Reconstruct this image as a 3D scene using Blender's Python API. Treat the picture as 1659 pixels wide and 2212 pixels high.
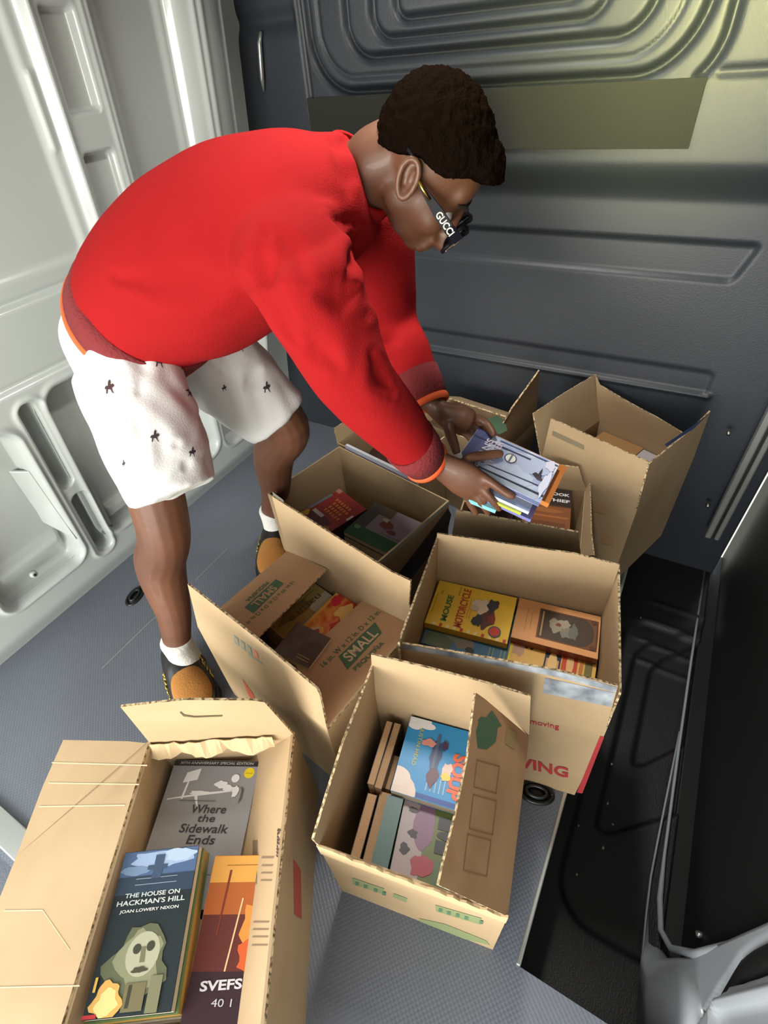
import bpy, bmesh, math, random
import numpy as np
from mathutils import Vector, Matrix, noise
from mathutils.bvhtree import BVHTree
random.seed(7)
for o in list(bpy.data.objects): bpy.data.objects.remove(o)
SC = bpy.context.scene
COL = SC.collection
PI = math.pi
# ------------------------------------------------------------------ camera
H = 1.2
FPX = 1100.0
RM = np.array([[0.48391765, -0.87227172, -0.07046808],
               [-0.61502757, -0.28170735, -0.73646593],
               [0.62254702, 0.39972868, -0.67279431]])
cd = bpy.data.cameras.new('camera'); cam = bpy.data.objects.new('camera', cd); COL.objects.link(cam)
cd.sensor_fit = 'HORIZONTAL'; cd.sensor_width = 36.0; cd.lens = FPX/1659*36; cd.clip_start = 0.01
m = Matrix(((RM[0][0], -RM[1][0], -RM[2][0], 0), (RM[0][1], -RM[1][1], -RM[2][1], 0),
            (RM[0][2], -RM[1][2], -RM[2][2], H), (0, 0, 0, 1)))
cam.matrix_world = m
SC.camera = cam
# ------------------------------------------------------------------ world and light
SC.view_settings.view_transform = 'Standard'; SC.view_settings.look = 'None'
SC.view_settings.gamma = 1.0; SC.view_settings.use_curve_mapping = False
SC.view_settings.exposure = 0.30
w = bpy.data.worlds.new('sky'); SC.world = w; w.use_nodes = True
nt = w.node_tree; bg = nt.nodes['Background']
tc = nt.nodes.new('ShaderNodeTexCoord'); sp = nt.nodes.new('ShaderNodeSeparateXYZ')
rp = nt.nodes.new('ShaderNodeValToRGB'); mr = nt.nodes.new('ShaderNodeMapRange')
mr.inputs['From Min'].default_value = -0.4; mr.inputs['From Max'].default_value = 1.0
nt.links.new(tc.outputs['Generated'], sp.inputs[0]); nt.links.new(sp.outputs['Z'], mr.inputs['Value'])
nt.links.new(mr.outputs[0], rp.inputs[0]); nt.links.new(rp.outputs[0], bg.inputs['Color'])
el = rp.color_ramp.elements
el[0].position = 0.0; el[0].color = (0.42, 0.42, 0.36, 1)
el[1].position = 1.0; el[1].color = (0.75, 0.87, 1.0, 1)
for p, c in ((0.27, (0.5, 0.52, 0.34, 1)), (0.40, (0.62, 0.66, 0.46, 1)), (0.5, (1.0, 1.0, 0.98, 1))):
    e = el.new(p); e.color = c
bg.inputs['Strength'].default_value = 2.1
def area(name, loc, target, sx, sy, energy, color):
    l = bpy.data.lights.new(name, 'AREA'); l.shape = 'RECTANGLE'; l.size = sx; l.size_y = sy
    l.energy = energy; l.color = color
    o = bpy.data.objects.new(name, l); COL.objects.link(o); o.location = loc
    o.rotation_euler = (Vector(target)-Vector(loc)).to_track_quat('-Z', 'Y').to_euler()
    return o
# daylight coming in through the open rear doors (sky seen from the cargo area)
gl_ = area('daylight_foliage', (-1.7, -.6, 1.45), (1.457, .02, 1.38), .4, .4, 6.5, (1.0, .96, 0.36)); gl_.data.spread = math.radians(20)
area('daylight_rear', (-1.75, 0.60, .72), (0.8, 0.5, 0.75), 2.2, .8, 82, (1.0, 0.97, 0.91))

# ------------------------------------------------------------------ helpers
def ray(px):
    v = np.array([(px[0]-829.5)/FPX, (px[1]-1106.0)/FPX, 1.0]); return Vector(RM.T @ v)
CAM = Vector((0, 0, H))
def at(px, **k):
    d = ray(px)
    if 'd' in k: s = k['d']
    elif 'x' in k: s = k['x']/d.x
    elif 'y' in k: s = k['y']/d.y
    else: s = (k['z']-H)/d.z
    return CAM+d*s
def on_plane(px, p, n):
    d = ray(px); s = (Vector(p)-CAM).dot(n)/d.dot(n); return CAM+d*s
def lin(c):
    def f(v):
        v /= 255.0
        return v/12.92 if v <= 0.04045 else ((v+0.055)/1.055)**2.4
    return (f(c[0]), f(c[1]), f(c[2]), 1)
MATS = {}
def mat(name, c, rough=0.6, metal=0.0, var=None, vscale=8.0, bump=0.0, bscale=60.0, coat=0.0, spec=0.5, stretch=None, stops=None, trans=0.0):
    if name in MATS: return MATS[name]
    M = bpy.data.materials.new(name); M.use_nodes = True; n = M.node_tree; b = n.nodes['Principled BSDF']
    b.inputs['Base Color'].default_value = lin(c); b.inputs['Roughness'].default_value = rough
    b.inputs['Metallic'].default_value = metal; b.inputs['Coat Weight'].default_value = coat
    b.inputs['Specular IOR Level'].default_value = spec
    tx = n.nodes.new('ShaderNodeTexCoord'); mp = n.nodes.new('ShaderNodeMapping')
    n.links.new(tx.outputs['Object'], mp.inputs[0])
    if stretch: mp.inputs['Scale'].default_value = stretch
    if var or stops:
        nz = n.nodes.new('ShaderNodeTexNoise'); nz.inputs['Scale'].default_value = vscale; nz.inputs['Detail'].default_value = 5
        cr = n.nodes.new('ShaderNodeValToRGB'); n.links.new(mp.outputs[0], nz.inputs['Vector'])
        n.links.new(nz.outputs['Fac'], cr.inputs[0]); n.links.new(cr.outputs[0], b.inputs['Base Color'])
        e = cr.color_ramp.elements
        if stops:
            e[0].position = stops[0][0]; e[0].color = lin(stops[0][1]); e[1].position = stops[-1][0]; e[1].color = lin(stops[-1][1])
            for p, cc in stops[1:-1]:
                q = e.new(p); q.color = lin(cc)
        else:
            e[0].position = 0.35; e[0].color = lin(c); e[1].position = 0.65; e[1].color = lin(var)
    if bump:
        nb = n.nodes.new('ShaderNodeTexNoise'); nb.inputs['Scale'].default_value = bscale; nb.inputs['Detail'].default_value = 6
        bp = n.nodes.new('ShaderNodeBump'); bp.inputs['Strength'].default_value = bump; bp.inputs['Distance'].default_value = 0.004
        n.links.new(mp.outputs[0], nb.inputs['Vector']); n.links.new(nb.outputs['Fac'], bp.inputs['Height'])
        n.links.new(bp.outputs[0], b.inputs['Normal'])
    MATS[name] = M
    return M
def flat(c, rough=0.45, coat=0.0):
    return mat('ink_%d_%d_%d_%d' % (c[0], c[1], c[2], int(rough*10+coat*100)), c, rough, coat=coat)
def link(name, me, mats, parent=None, smooth=False):
    o = bpy.data.objects.new(name, me); COL.objects.link(o)
    for q in (mats if isinstance(mats, (list, tuple)) else [mats]): me.materials.append(q)
    if parent:
        o.parent = parent; o.matrix_parent_inverse = Matrix.Identity(4)
        if parent.matrix_world != Matrix.Identity(4) or True:
            o.matrix_parent_inverse = parent_world(parent).inverted()
    if smooth:
        for p in me.polygons: p.use_smooth = True
    return o
def parent_world(o):
    M = Matrix.LocRotScale(o.location, o.rotation_euler.to_quaternion() if o.rotation_mode != 'QUATERNION' else o.rotation_quaternion, o.scale)
    if o.parent: M = parent_world(o.parent) @ o.matrix_parent_inverse @ M
    return M
def mesh(name, verts, faces, mats, parent=None, smooth=False, fm=None):
    me = bpy.data.meshes.new(name); me.from_pydata([tuple(v) for v in verts], [], faces); me.update()
    o = link(name, me, mats, parent, smooth)
    if fm:
        for i, p in enumerate(me.polygons): p.material_index = fm[i]
    return o
def empty(name, loc=(0, 0, 0)):
    o = bpy.data.objects.new(name, None); COL.objects.link(o); o.location = loc; o.empty_display_size = 0.05
    return o
def tag(o, label=None, cat=None, group=None, kind=None):
    if label: o['label'] = label
    if cat: o['category'] = cat
    if group: o['group'] = group
    if kind: o['kind'] = kind
    return o
def struct(o): o['kind'] = 'structure'; return o
class MB:
    def __init__(s): s.v = []; s.f = []; s.m = []
    def box(s, c, sz, R=None, mi=0):
        c = Vector(c); b = len(s.v)
        for dx in (-.5, .5):
            for dy in (-.5, .5):
                for dz in (-.5, .5):
                    p = Vector((dx*sz[0], dy*sz[1], dz*sz[2]))
                    if R is not None: p = R @ p
                    s.v.append(c+p)
        for q in ((0, 1, 3, 2), (4, 6, 7, 5), (0, 4, 5, 1), (2, 3, 7, 6), (0, 2, 6, 4), (1, 5, 7, 3)):
            s.f.append([b+i for i in q]); s.m.append(mi)
        return s
    def prism(s, pts, d, mi=0):
        """polygon pts extruded by vector d"""
        b = len(s.v); n = len(pts); d = Vector(d)
        s.v += [Vector(p) for p in pts]+[Vector(p)+d for p in pts]
        s.f.append([b+i for i in range(n)][::-1]); s.f.append([b+n+i for i in range(n)]); s.m += [mi, mi]
        for i in range(n):
            j = (i+1) % n; s.f.append([b+i, b+j, b+n+j, b+n+i]); s.m.append(mi)
        return s
    def tube(s, pts, rad, n=10, mi=0, cap=True):
        pts = [Vector(p) for p in pts]
        if not isinstance(rad, (list, tuple)): rad = [rad]*len(pts)
        b = len(s.v); up = None
        for i, p in enumerate(pts):
            t = (pts[min(i+1, len(pts)-1)]-pts[max(i-1, 0)]).normalized()
            if up is None:
                up = t.cross(Vector((0, 0, 1)))
                if up.length < .1: up = t.cross(Vector((0, 1, 0)))
            up = (up-t*up.dot(t)).normalized(); w2 = t.cross(up)
            for k in range(n):
                a = 2*PI*k/n; s.v.append(p+(up*math.cos(a)+w2*math.sin(a))*rad[i])
        for i in range(len(pts)-1):
            for k in range(n):
                k2 = (k+1) % n; s.f.append([b+i*n+k, b+i*n+k2, b+(i+1)*n+k2, b+(i+1)*n+k]); s.m.append(mi)
        if cap:
            s.f.append([b+k for k in range(n)][::-1]); s.f.append([b+(len(pts)-1)*n+k for k in range(n)]); s.m += [mi, mi]
        return s
    def build(s, name, mats, parent=None, smooth=False, bevel=0.0):
        o = mesh(name, s.v, s.f, mats, parent, smooth, s.m)
        if bevel:
            q = o.modifiers.new('b', 'BEVEL'); q.width = bevel; q.segments = 2; q.limit_method = 'ANGLE'
        return o
def srot(yaw): return Matrix.Rotation(yaw, 3, 'Z')
# text as a thin raised mesh; frame columns: x (reading direction), y (up), z (outward)
def text(s, center, xd, yd, height, m_, parent, name='lettering', width=None, depth=0.0004, bold=0.0, shear=0.0, spacing=1.0):
    cu = bpy.data.curves.new('t', 'FONT'); cu.body = s; cu.size = 1.0; cu.align_x = 'CENTER'; cu.align_y = 'CENTER'
    cu.extrude = 0.0; cu.offset = bold; cu.shear = shear; cu.resolution_u = 3; cu.space_character = spacing; cu.space_line = 0.95
    t = bpy.data.objects.new('t', cu); COL.objects.link(t)
    dg = bpy.context.evaluated_depsgraph_get(); dg.update()
    me = bpy.data.meshes.new_from_object(t.evaluated_get(dg))
    bpy.data.objects.remove(t)
    co = np.array([v.co[:] for v in me.vertices])
    if len(co) == 0: return None
    mn, mx = co.min(0), co.max(0); hh = max(mx[1]-mn[1], 1e-6); ww = max(mx[0]-mn[0], 1e-6)
    sy = height/hh; sx = sy if width is None else width/ww
    xd = Vector(xd).normalized(); yd = Vector(yd); yd = (yd-xd*yd.dot(xd)).normalized(); zd = xd.cross(yd)
    c0 = Vector(center)
    for v, c in zip(me.vertices, co):
        v.co = c0+xd*((c[0]-(mn[0]+mx[0])/2)*sx)+yd*((c[1]-(mn[1]+mx[1])/2)*sy)+zd*depth
    o = link(name, me, m_, parent)
    return o
def art(polys, O, ex, ey, nz, parent, name='cover_art', lift=0.0003, step=0.00012):
    """polys: list of (points in unit cover coordinates, rgb); stacked flat print layers"""
    V = []; F = []; FM = []; ml = []; names = {}
    for k, (pts, c) in enumerate(polys):
        b = len(V)
        for (x, y) in pts: V.append(Vector(O)+Vector(ex)*x+Vector(ey)*y+Vector(nz)*(lift+step*k))
        F.append(list(range(b, b+len(pts))))
        if c not in names: names[c] = len(ml); ml.append(flat(c, 0.4))
        FM.append(names[c])
    return mesh(name, V, F, ml, parent, fm=FM)
def ell(cx, cy, rx, ry, n=20, a0=0, a1=2*PI): return [(cx+rx*math.cos(a0+(a1-a0)*i/n), cy+ry*math.sin(a0+(a1-a0)*i/n)) for i in range(n)]
def blob(cx, cy, rx, ry, s=0, n=22, amp=.25):
    r = random.Random(s); ph = [r.uniform(0, 6) for _ in range(4)]
    return [(cx+rx*math.cos(a)*(1+amp*math.sin(3*a+ph[0])*.6+amp*math.sin(5*a+ph[1])*.5), cy+ry*math.sin(a)*(1+amp*math.sin(2*a+ph[2])*.6+amp*math.sin(7*a+ph[3])*.4)) for a in [2*PI*i/n for i in range(n)]]
def rct(x0, y0, x1, y1): return [(x0, y0), (x1, y0), (x1, y1), (x0, y1)]

# ------------------------------------------------------------------ materials
M_paint = mat('white_van_paint', (190, 196, 194), 0.25, coat=0.3, bump=0.05, bscale=9)
M_dark = mat('dark_bulkhead_coating', (45, 50, 58), 0.46, bump=0.12, bscale=260)
M_felt = mat('dark_felt_strip', (42, 43, 38), 0.9, bump=0.4, bscale=200)
M_blk = mat('black_step_plastic', (26, 25, 27), 0.5, bump=0.3, bscale=300)
M_void = mat('black_door_trim', (8, 8, 10), 0.6)
M_alu = mat('aluminium_trim', (205, 208, 205), 0.3, metal=0.8)
M_gray = mat('grey_sill_paint', (150, 156, 164), 0.3, coat=0.3)
M_card = mat('cardboard', (177, 152, 118), 0.8, var=(168, 143, 109), vscale=7, bump=0.12, bscale=25)
M_card2 = mat('cardboard_inside', (190, 166, 128), 0.8, var=(182, 157, 118), vscale=6, bump=0.12, bscale=22)
M_cardE = mat('cardboard_cut_edge', (150, 118, 84), 0.9, bump=0.8, bscale=900)
M_page = mat('book_pages', (226, 210, 178), 0.8, bump=0.5, bscale=500, stretch=(1, 1, 14))
M_screw = mat('screw_metal', (190, 190, 180), 0.3, metal=1.0)

# ------------------------------------------------------------------ structure
def sstep(a, b, x): t = np.clip((x-a)/(b-a), 0, 1); return t*t*(3-2*t)
def rrect(X, Z, x0, x1, z0, z1, r):
    cx, cz = (x0+x1)/2, (z0+z1)/2; qx = np.abs(X-cx)-(x1-x0)/2+r; qz = np.abs(Z-cz)-(z1-z0)/2+r
    return np.hypot(np.maximum(qx, 0), np.maximum(qz, 0))+np.minimum(np.maximum(qx, qz), 0)-r
def grid(name, A, B, P, m_, back=None, thick=0.03, parent=None):
    """grid of points P[i,j] plus a flat back a bit behind it (a solid panel)"""
    na, nb = P.shape[:2]; V = P.reshape(-1, 3)
    idx = np.arange(na*nb).reshape(na, nb)
    F = np.stack([idx[:-1, :-1], idx[1:, :-1], idx[1:, 1:], idx[:-1, 1:]], -1).reshape(-1, 4)
    me = bpy.data.meshes.new(name); me.from_pydata(V.tolist(), [], F.tolist()); me.update()
    o = link(name, me, m_, parent, True)
    if thick:
        q = o.modifiers.new('s', 'SOLIDIFY'); q.thickness = thick; q.offset = back or -1
    return o
rad_ = math.radians
# left wall
xs = np.arange(-0.35, 1.50, 0.004); zs = np.arange(-0.02, 1.76, 0.004)
X, Z = np.meshgrid(xs, zs, indexing='ij')
D = np.zeros_like(X)
e = 0.007
D += -0.012*(1-sstep(.832, .846, Z))                     # below the waist line the frame stands proud
D += -0.012*(1-sstep(.672, .686, Z))
up = sstep(.85, .87, Z)
fl = rrect(X, Z, -1, .80, .88, 3, .03); D += up*0.010*(1-sstep(-.02, 0.0, fl))
fl = rrect(X, Z, .985, 1.17, .88, 3, .03); D += up*0.010*(1-sstep(-.02, 0.0, fl))
pil = sstep(.815, .832, X)*(1-sstep(.955, .975, X)); D += -0.022*pil*up
for xc, ww, am in ((.829, .008, .009), (.962, .007, .007), (.945, .005, .004)): D += -am*np.exp(-((X-xc)/ww)**2)*up
for q in ((.853, .926, 1.142, 1.303), (.850, .928, .90, 1.074), (.853, .926, 1.36, 1.6)):
    D += 0.024*(1-sstep(-.006, .003, rrect(X, Z, *q, .008)))
D += -0.006*np.exp(-((X-.802)/.005)**2)*sstep(1.08, 1.09, Z)*(1-sstep(1.21, 1.22, Z))
D += .005*np.exp(-((Z-.847)/.004)**2)+.004*np.exp(-((Z-.688)/.004)**2)
# lower pockets with raised rims, slots
def pocket(x0, x1, z0, z1, r, dep, rim, rw=.012):
    global D
    s = rrect(X, Z, x0, x1, z0, z1, r)
    D += dep*(1-sstep(-.010, .003, s)); D += -rim*np.exp(-((s-rw)/(rw*.6))**2)
pocket(.535, 1.02, .150, .645, .045, .055, .005)
pocket(1.06, 1.30, .130, .60, .045, .055, .004)
pocket(.20, .432, .150, .60, .035, .050, .010)
pocket(-.20, .14, .150, .60, .035, .050, .006)
s = rrect(X, Z, .460, .530, .100, .650, .03); D += -.006*np.exp(-(s/.006)**2)
for q in ((.470, .506, .385, .640), (.478, .520, .118, .345)):
    s = rrect(X, Z, *q, .017); D += 0.075*(1-sstep(-.004, .004, s))
s = rrect(X, Z, .21, .43, .16, .27, .02); D += -0.028*(1-sstep(-.03, .0, s))*sstep(.16, .24, Z)  # lower shelf inside the left pocket
s = rrect(X, Z, .55, 1.0, .16, .235, .02); D += -0.028*(1-sstep(-.03, .0, s))
# post bulge next to the bulkhead
D += -0.050*np.sqrt(np.clip(1-((X-1.262)/.085)**2, 0, 1))*sstep(.15, .5, Z)
D += -0.006*np.exp(-((X-1.245)/.010)**2)*up-0.006*np.exp(-((X-1.225)/.006)**2)*up-0.01*np.exp(-((X-1.335)/.006)**2)*up
D += 0.03*sstep(1.345, 1.36, X)
D = D*sstep(-0.02, .07, Z)
Y = 1.39-0.13*Z+D
struct(grid('wall_left', xs, zs, np.stack([X, Y, Z], -1), M_paint, -1))
pt = MB()
for (x, z) in ((.576, .662), (.439, .065), (.196, .054), (.30, .20), (.488, .368)):
    y = 1.39-.13*z-.012
    pt.tube([(x, y+.004, z), (x, y-.005, z)], [.011, .009], 14); pt.tube([(x, y-.004, z), (x, y-.008, z)], .004, 8, 1)
struct(pt.build('trim_1', [M_paint, M_blk], None, True))
# folded bracket sticking out inside the left pocket
b1 = MB()
P = [Vector((.386, 1.37, .49)), Vector((.428, 1.32, .475)), Vector((.434, 1.33, .22)), Vector((.398, 1.385, .31))]
b1.prism(P, (0.006, 0.006, 0)); struct(b1.build('trim_2', M_paint, None, False, .002))
# crumpled plastic-like seal end at the rear foot of the wall
# floor
fb = MB()
fb.prism([(-.17, 1.39, 0), (-.17, -.45, 0), (.18, -.45, 0), (.18, -.07, 0), (1.52, -.07, 0), (1.52, 1.39, 0)], (0, 0, -.03))
M_floor = mat('grey_rubber_floor', (106, 112, 124), 0.40)
n = M_floor.node_tree; b = n.nodes['Principled BSDF']
tx = n.nodes.new('ShaderNodeTexCoord'); mp = n.nodes.new('ShaderNodeMapping'); mp.inputs['Scale'].default_value = (150, 150, 150); mp.inputs['Rotation'].default_value = (0, 0, .7)
wv = n.nodes.new('ShaderNodeTexVoronoi'); bp = n.nodes.new('ShaderNodeBump'); bp.inputs['Strength'].default_value = .35; bp.inputs['Distance'].default_value = .002
wv.feature = 'F1'; wv.inputs['Randomness'].default_value = 0.0; wv.inputs['Scale'].default_value = 1.0
n.links.new(tx.outputs['Object'], mp.inputs[0]); n.links.new(mp.outputs[0], wv.inputs['Vector']); n.links.new(wv.outputs['Distance'], bp.inputs['Height']); n.links.new(bp.outputs[0], b.inputs['Normal'])
nz = n.nodes.new('ShaderNodeTexNoise'); nz.inputs['Scale'].default_value = 2.2; cr = n.nodes.new('ShaderNodeValToRGB')
cr.color_ramp.elements[0].color = lin((98, 103, 112)); cr.color_ramp.elements[1].color = lin((110, 116, 128)); cr.color_ramp.elements[0].position = .3; cr.color_ramp.elements[1].position = .7
n.links.new(tx.outputs['Object'], nz.inputs['Vector']); n.links.new(nz.outputs['Fac'], cr.inputs[0]); n.links.new(cr.outputs[0], b.inputs['Base Color'])
struct(fb.build('floor', M_floor))
sc = MB()
for (a, c2) in (((220, 1444), (325, 1342)), ((422, 1254), (491, 1185)), ((325, 1342), (350, 1322))):
    A, B = at(a, z=0.0006), at(c2, z=0.0006); d = (B-A).normalized(); q = Vector((-d.y, d.x, 0))*.0012
    sc.prism([A-q, B-q, B+q, A+q], (0, 0, .0004))
struct(sc.build('trim_3', mat('floor_seam', (150, 152, 148), .4)))
# rear threshold and bumper
rb = MB(); rb.box((-.135, .47, .004), (.05, 1.84, .010)); struct(rb.build('trim_4', M_alu, None, False, .003))
rb = MB(); rb.box((-.30, .47, -.05), (.28, 1.84, .04)); struct(rb.build('floor_bumper', mat('bumper_plastic', (95, 100, 110), .5, bump=.3, bscale=200), None, False, .005))
# floor edge strip beside the step, step well
rb = MB(); rb.box((.84, -.072, -.002), (1.32, .008, .010)); struct(rb.build('trim_5', M_alu, None, False, .002))
sx = np.arange(.18, 1.53, .006); sy = np.arange(-.335, -.07, .005)
SX, SY = np.meshgrid(sx, sy, indexing='ij')
SZ = np.full_like(SX, -.2)
SZ += .10*sstep(-.315, -.345, SY)*0
arc = np.hypot((SX-.95)/1.0, (SY+.02)/.33)
s1 = rrect(SX, SY, .33, 1.20, -.40, -.115, .09); SZ += -.014*(1-sstep(-.012, .004, s1))
s2 = rrect(SX+SY*.9, SY, .36, .95, -.45, -.165, .05); SZ += -.012*(1-sstep(-.01, .004, s2))
s3 = rrect(SX+SY*1.2, SY, .45, .80, -.45, -.215, .04); SZ += -.010*(1-sstep(-.01, .003, s3))
for xc in (1.06, 1.13, 1.20, 1.28): SZ += .006*np.exp(-((SX-xc)/.008)**2)*(1-sstep(-.20, -.14, SY))
struct(grid('step_well', sx, sy, np.stack([SX, SY, SZ], -1), M_blk, -1, .01))
rb = MB(); rb.box((.85, -.064, -.11), (1.34, .008, .19)); rb.box((.176, -.20, -.11), (.008, .27, .19)); struct(rb.build('step_riser', M_blk))
rb = MB(); rb.tube([(1.51, -.318, -.2), (1.1, -.314, -.2), (.8, -.313, -.2), (.55, -.313, -.198), (.46, -.315, -.196), (.40, -.322, -.185), (.37, -.335, -.15), (.357, -.352, -.06), (.353, -.36, .1), (.352, -.36, 1.7)], [.0035]*4+[.006]*3+[.008, .008, .008], 10)
struct(rb.build('trim_6', M_gray, None, True))
# sliding door skin, black
rb = MB(); rb.box((.93, -.385, .70), (1.36, .03, 2.15)); rb.box((.93, -.355, -.30), (1.36, .05, .16)); struct(rb.build('door_1', M_void, None, False, .004))
rb = MB(); rb.tube([(.40, -.367, -.10), (.405, -.364, -.095)], .006, 10); struct(rb.build('trim_7', M_alu, None, True))
# rear right pillar, painted: heightfield on the plane y=-.345
px_ = np.arange(-.30, .358, .005); pz_ = np.arange(-.33, 1.76, .006)
PX, PZ = np.meshgrid(px_, pz_, indexing='ij')
PD = np.zeros_like(PX)
PD += .030*(1-sstep(-.21, -.10, PZ))*sstep(.25, .40, PX)*0
PD += .035*(1-sstep(-.30, -.05, PZ))                     # foot of the pillar comes forward to the step edge
XG = lambda z: np.interp(z, [-.33, -.1, -.01, .066, .154, .262, 1.7], [.15, .215, .248, .281, .308, .313, .313])
GW = lambda z: np.interp(z, [-.33, .05, .20, 1.7], [.006, .008, .020, .020])
xg = XG(PZ); gw = GW(PZ)                                  # groove with the rubber seal
PD += -.03*np.exp(-((PX-xg)/gw)**4)
pan = 1-sstep(-.008, .002, PX-(xg-gw-.004))
PD += .012*pan
s4 = rrect(PX, PZ, -.6, .262, .10, 2, .02); PD += .010*np.exp(-(s4/.007)**2)*pan-.006*(1-sstep(-.01, .0, s4))*pan
PY = -.350+PD
struct(grid('wall_right', px_, pz_, np.stack([PX, PY, PZ], -1)[::-1], M_gray, -1, .012))
seal = MB(); sp_ = []
for z in np.linspace(-.33, 1.7, 80):
    x = float(XG(z)); sp_.append((x, -.350+.035*(1-float(sstep(-.30, -.05, np.float64(z))))-.012, z))
seal.tube(sp_, [float(GW(q[2])) for q in sp_], 8); struct(seal.build('trim_8', M_void, None, True))
# painted fillet between the step edge and the door opening
lf_ = [(1468, 1580), (1446, 1690), (1424, 1800), (1406, 1894), (1396, 1973), (1388, 2043), (1384, 2090), (1380, 2140), (1376, 2230)]
rt_ = [(1471, 1580, -.313), (1453, 1690, -.314), (1434, 1800, -.315), (1420, 1894, -.317), (1418, 1973, -.322), (1424, 2043, -.334), (1446, 2078, -.345), (1500, 2074, -.352), (1530, 2230, -.352)]
V = [at(p, z=-.198) for p in lf_]+[at(p[:2], y=p[2]) for p in rt_]; k_ = len(lf_)
V = [v+(V[i+k_]-v)*t+Vector((0, 1, .3)).normalized()*.010*math.sin(PI*t)*min(1, i/5) for t in (0, .25, .5, .75, 1) for i, v in enumerate(V[:k_])]
o = mesh('trim_14', V, [[r_*k_+i, r_*k_+i+1, (r_+1)*k_+i+1, (r_+1)*k_+i] for r_ in range(4) for i in range(k_-1)], M_gray, None, True); struct(o)
q = o.modifiers.new('s', 'SOLIDIFY'); q.thickness = .004; q.offset = 0
# bulkhead
ys = np.arange(-.34, 1.42, .005); zs = np.arange(-.25, 1.76, .005)
Yb, Zb = np.meshgrid(ys, zs, indexing='ij')
Db = np.zeros_like(Yb)
Db += 0.045*(1-sstep(.885, .975, Zb))                    # lower half set back under a soft ledge
Db += -0.008*(1-sstep(.12, .86, Zb))
def groove(y0, y1, z0, z1, r, dep, w_, Y_=None):
    global Db
    s = rrect(Yb, Zb, y0, y1, z0, z1, r); Db += dep*np.exp(-(s/w_)**2)
    return s
s = rrect(Yb, Zb, .112, 1.022, 1.118, 1.9, .12); Db += .022*np.exp(-(s/.008)**2); Db += -.006*(1-sstep(-.01, .01, s))
s = rrect(Yb, Zb, .155, .985, 1.148, 1.9, .10); Db += .006*np.exp(-(s/.0035)**2)
s = rrect(Yb, Zb, .205, .905, 1.182, 1.9, .07); Db += .020*np.exp(-(s/.007)**2)-.005*(1-sstep(-.01, .01, s))
s = rrect(Yb, Zb, .295, .83, 1.212, 1.9, .05); Db += .018*np.exp(-(s/.007)**2)
s = rrect(Yb, Zb, .345, .765, 1.243, 1.9, .03); Db += .018*np.exp(-(s/.007)**2)-.006*(1-sstep(-.01, .01, s))
s = rrect(Yb, Zb, .070, 1.3, 1.085, 1.9, .10); Db += .018*np.exp(-(s/.008)**2)*(1-sstep(.10, .14, Yb))*sstep(1.10, 1.12, Zb)
Db += .006*np.exp(-((Zb-1.118)/.008)**2)*(1-sstep(.06, .085, Yb))
Db += .010*np.exp(-((Yb-1.045)/.005)**2)*sstep(1.0, 1.1, Zb)
s = rrect(Yb+(Zb-.77)*.35, Zb, -.105, .95, .722, .812, .018); Db += .010*(1-sstep(-.012, .004, s))
s = rrect(Yb, Zb, -.125, 1.0, .425, .50, .02); Db += -.010*np.exp(-((Zb-.43)/.006)**2)*(1-sstep(-.004, .004, s-.012))+.006*(1-sstep(-.01, .004, s))
Db += .012*sstep(1.06, 1.07, Yb)*np.exp(-((Zb-1.27)/.02)**2)
Xb = 1.457+Db
struct(grid('wall_front', ys, zs, np.stack([Xb, Yb, Zb], -1), M_dark, 1))
rb = MB(); rb.box((1.453, .569, 1.054), (.006, .967, .116)); struct(rb.build('trim_9', M_felt, None, False, .001))
rb = MB(); rb.tube([(1.452, 1.172, 1.252), (1.445, 1.178, 1.23), (1.445, 1.19, 1.16), (1.452, 1.197, 1.132)], [.004, .006, .006, .003], 8); struct(rb.build('trim_10', M_alu, None, True))
rb = MB()
for (y, z) in ((1.30, 1.225), (1.315, 1.09), (-.205, .355), (-.235, .10), (-.255, .83)): rb.tube([(1.462, y, z), (1.450, y, z)], [.007, .005], 10)
struct(rb.build('trim_11', M_screw, None, True))
# pale post at the front right with a darker gasket
rb = MB(); rb.box((1.440, -.268, .87), (.03, .018, 1.74)); rb.box((1.436, -.292, .87), (.02, .014, 1.74)); rb.box((1.44, -.281, .87), (.012, .012, 1.74), None, 1)
struct(rb.build('trim_12', [M_alu, M_blk], None, False, .004))
# roof and rear header, plus an unseen tilted panel added to block overhead sky
rb = MB(); rb.box((.50, .55, 1.78), (2.1, 2.1, .03)); rb.box((-.53, .55, 1.66), (.04, 2.1, .24)); rb.box((-1.05, .55, 1.78), (1.05, 2.0, .04), Matrix.Rotation(rad_(14), 3, 'Y')); struct(rb.build('ceiling_and_sky_blocker', mat('ceiling_liner', (150, 150, 145), .7)))
rb = MB(); rb.box((-3.2, .5, -.72), (6.2, 9, .06)); struct(rb.build('ground', mat('outside_concrete', (165, 162, 150), .9, bump=.3)))
rb = MB(); rb.box((.92, .42, 1.757), (.30, .12, .016)); lm = mat('added_glow_panel', (255, 250, 235), .5)  # unseen glowing panel added under the roof to brighten the box interiors
lm.node_tree.nodes['Principled BSDF'].inputs['Emission Color'].default_value = (1, .97, .9, 1); lm.node_tree.nodes['Principled BSDF'].inputs['Emission Strength'].default_value = 6
struct(rb.build('added_fill_panel', lm, None, False, .004))
cl_ = area('added_fill_light', (.92, .42, 1.74), (.92, .42, 0), .28, .10, 6, (1.0, .96, .88)); cl_.data.spread = math.radians(125)  # fill light added out of view, brightens the books from above
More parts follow.
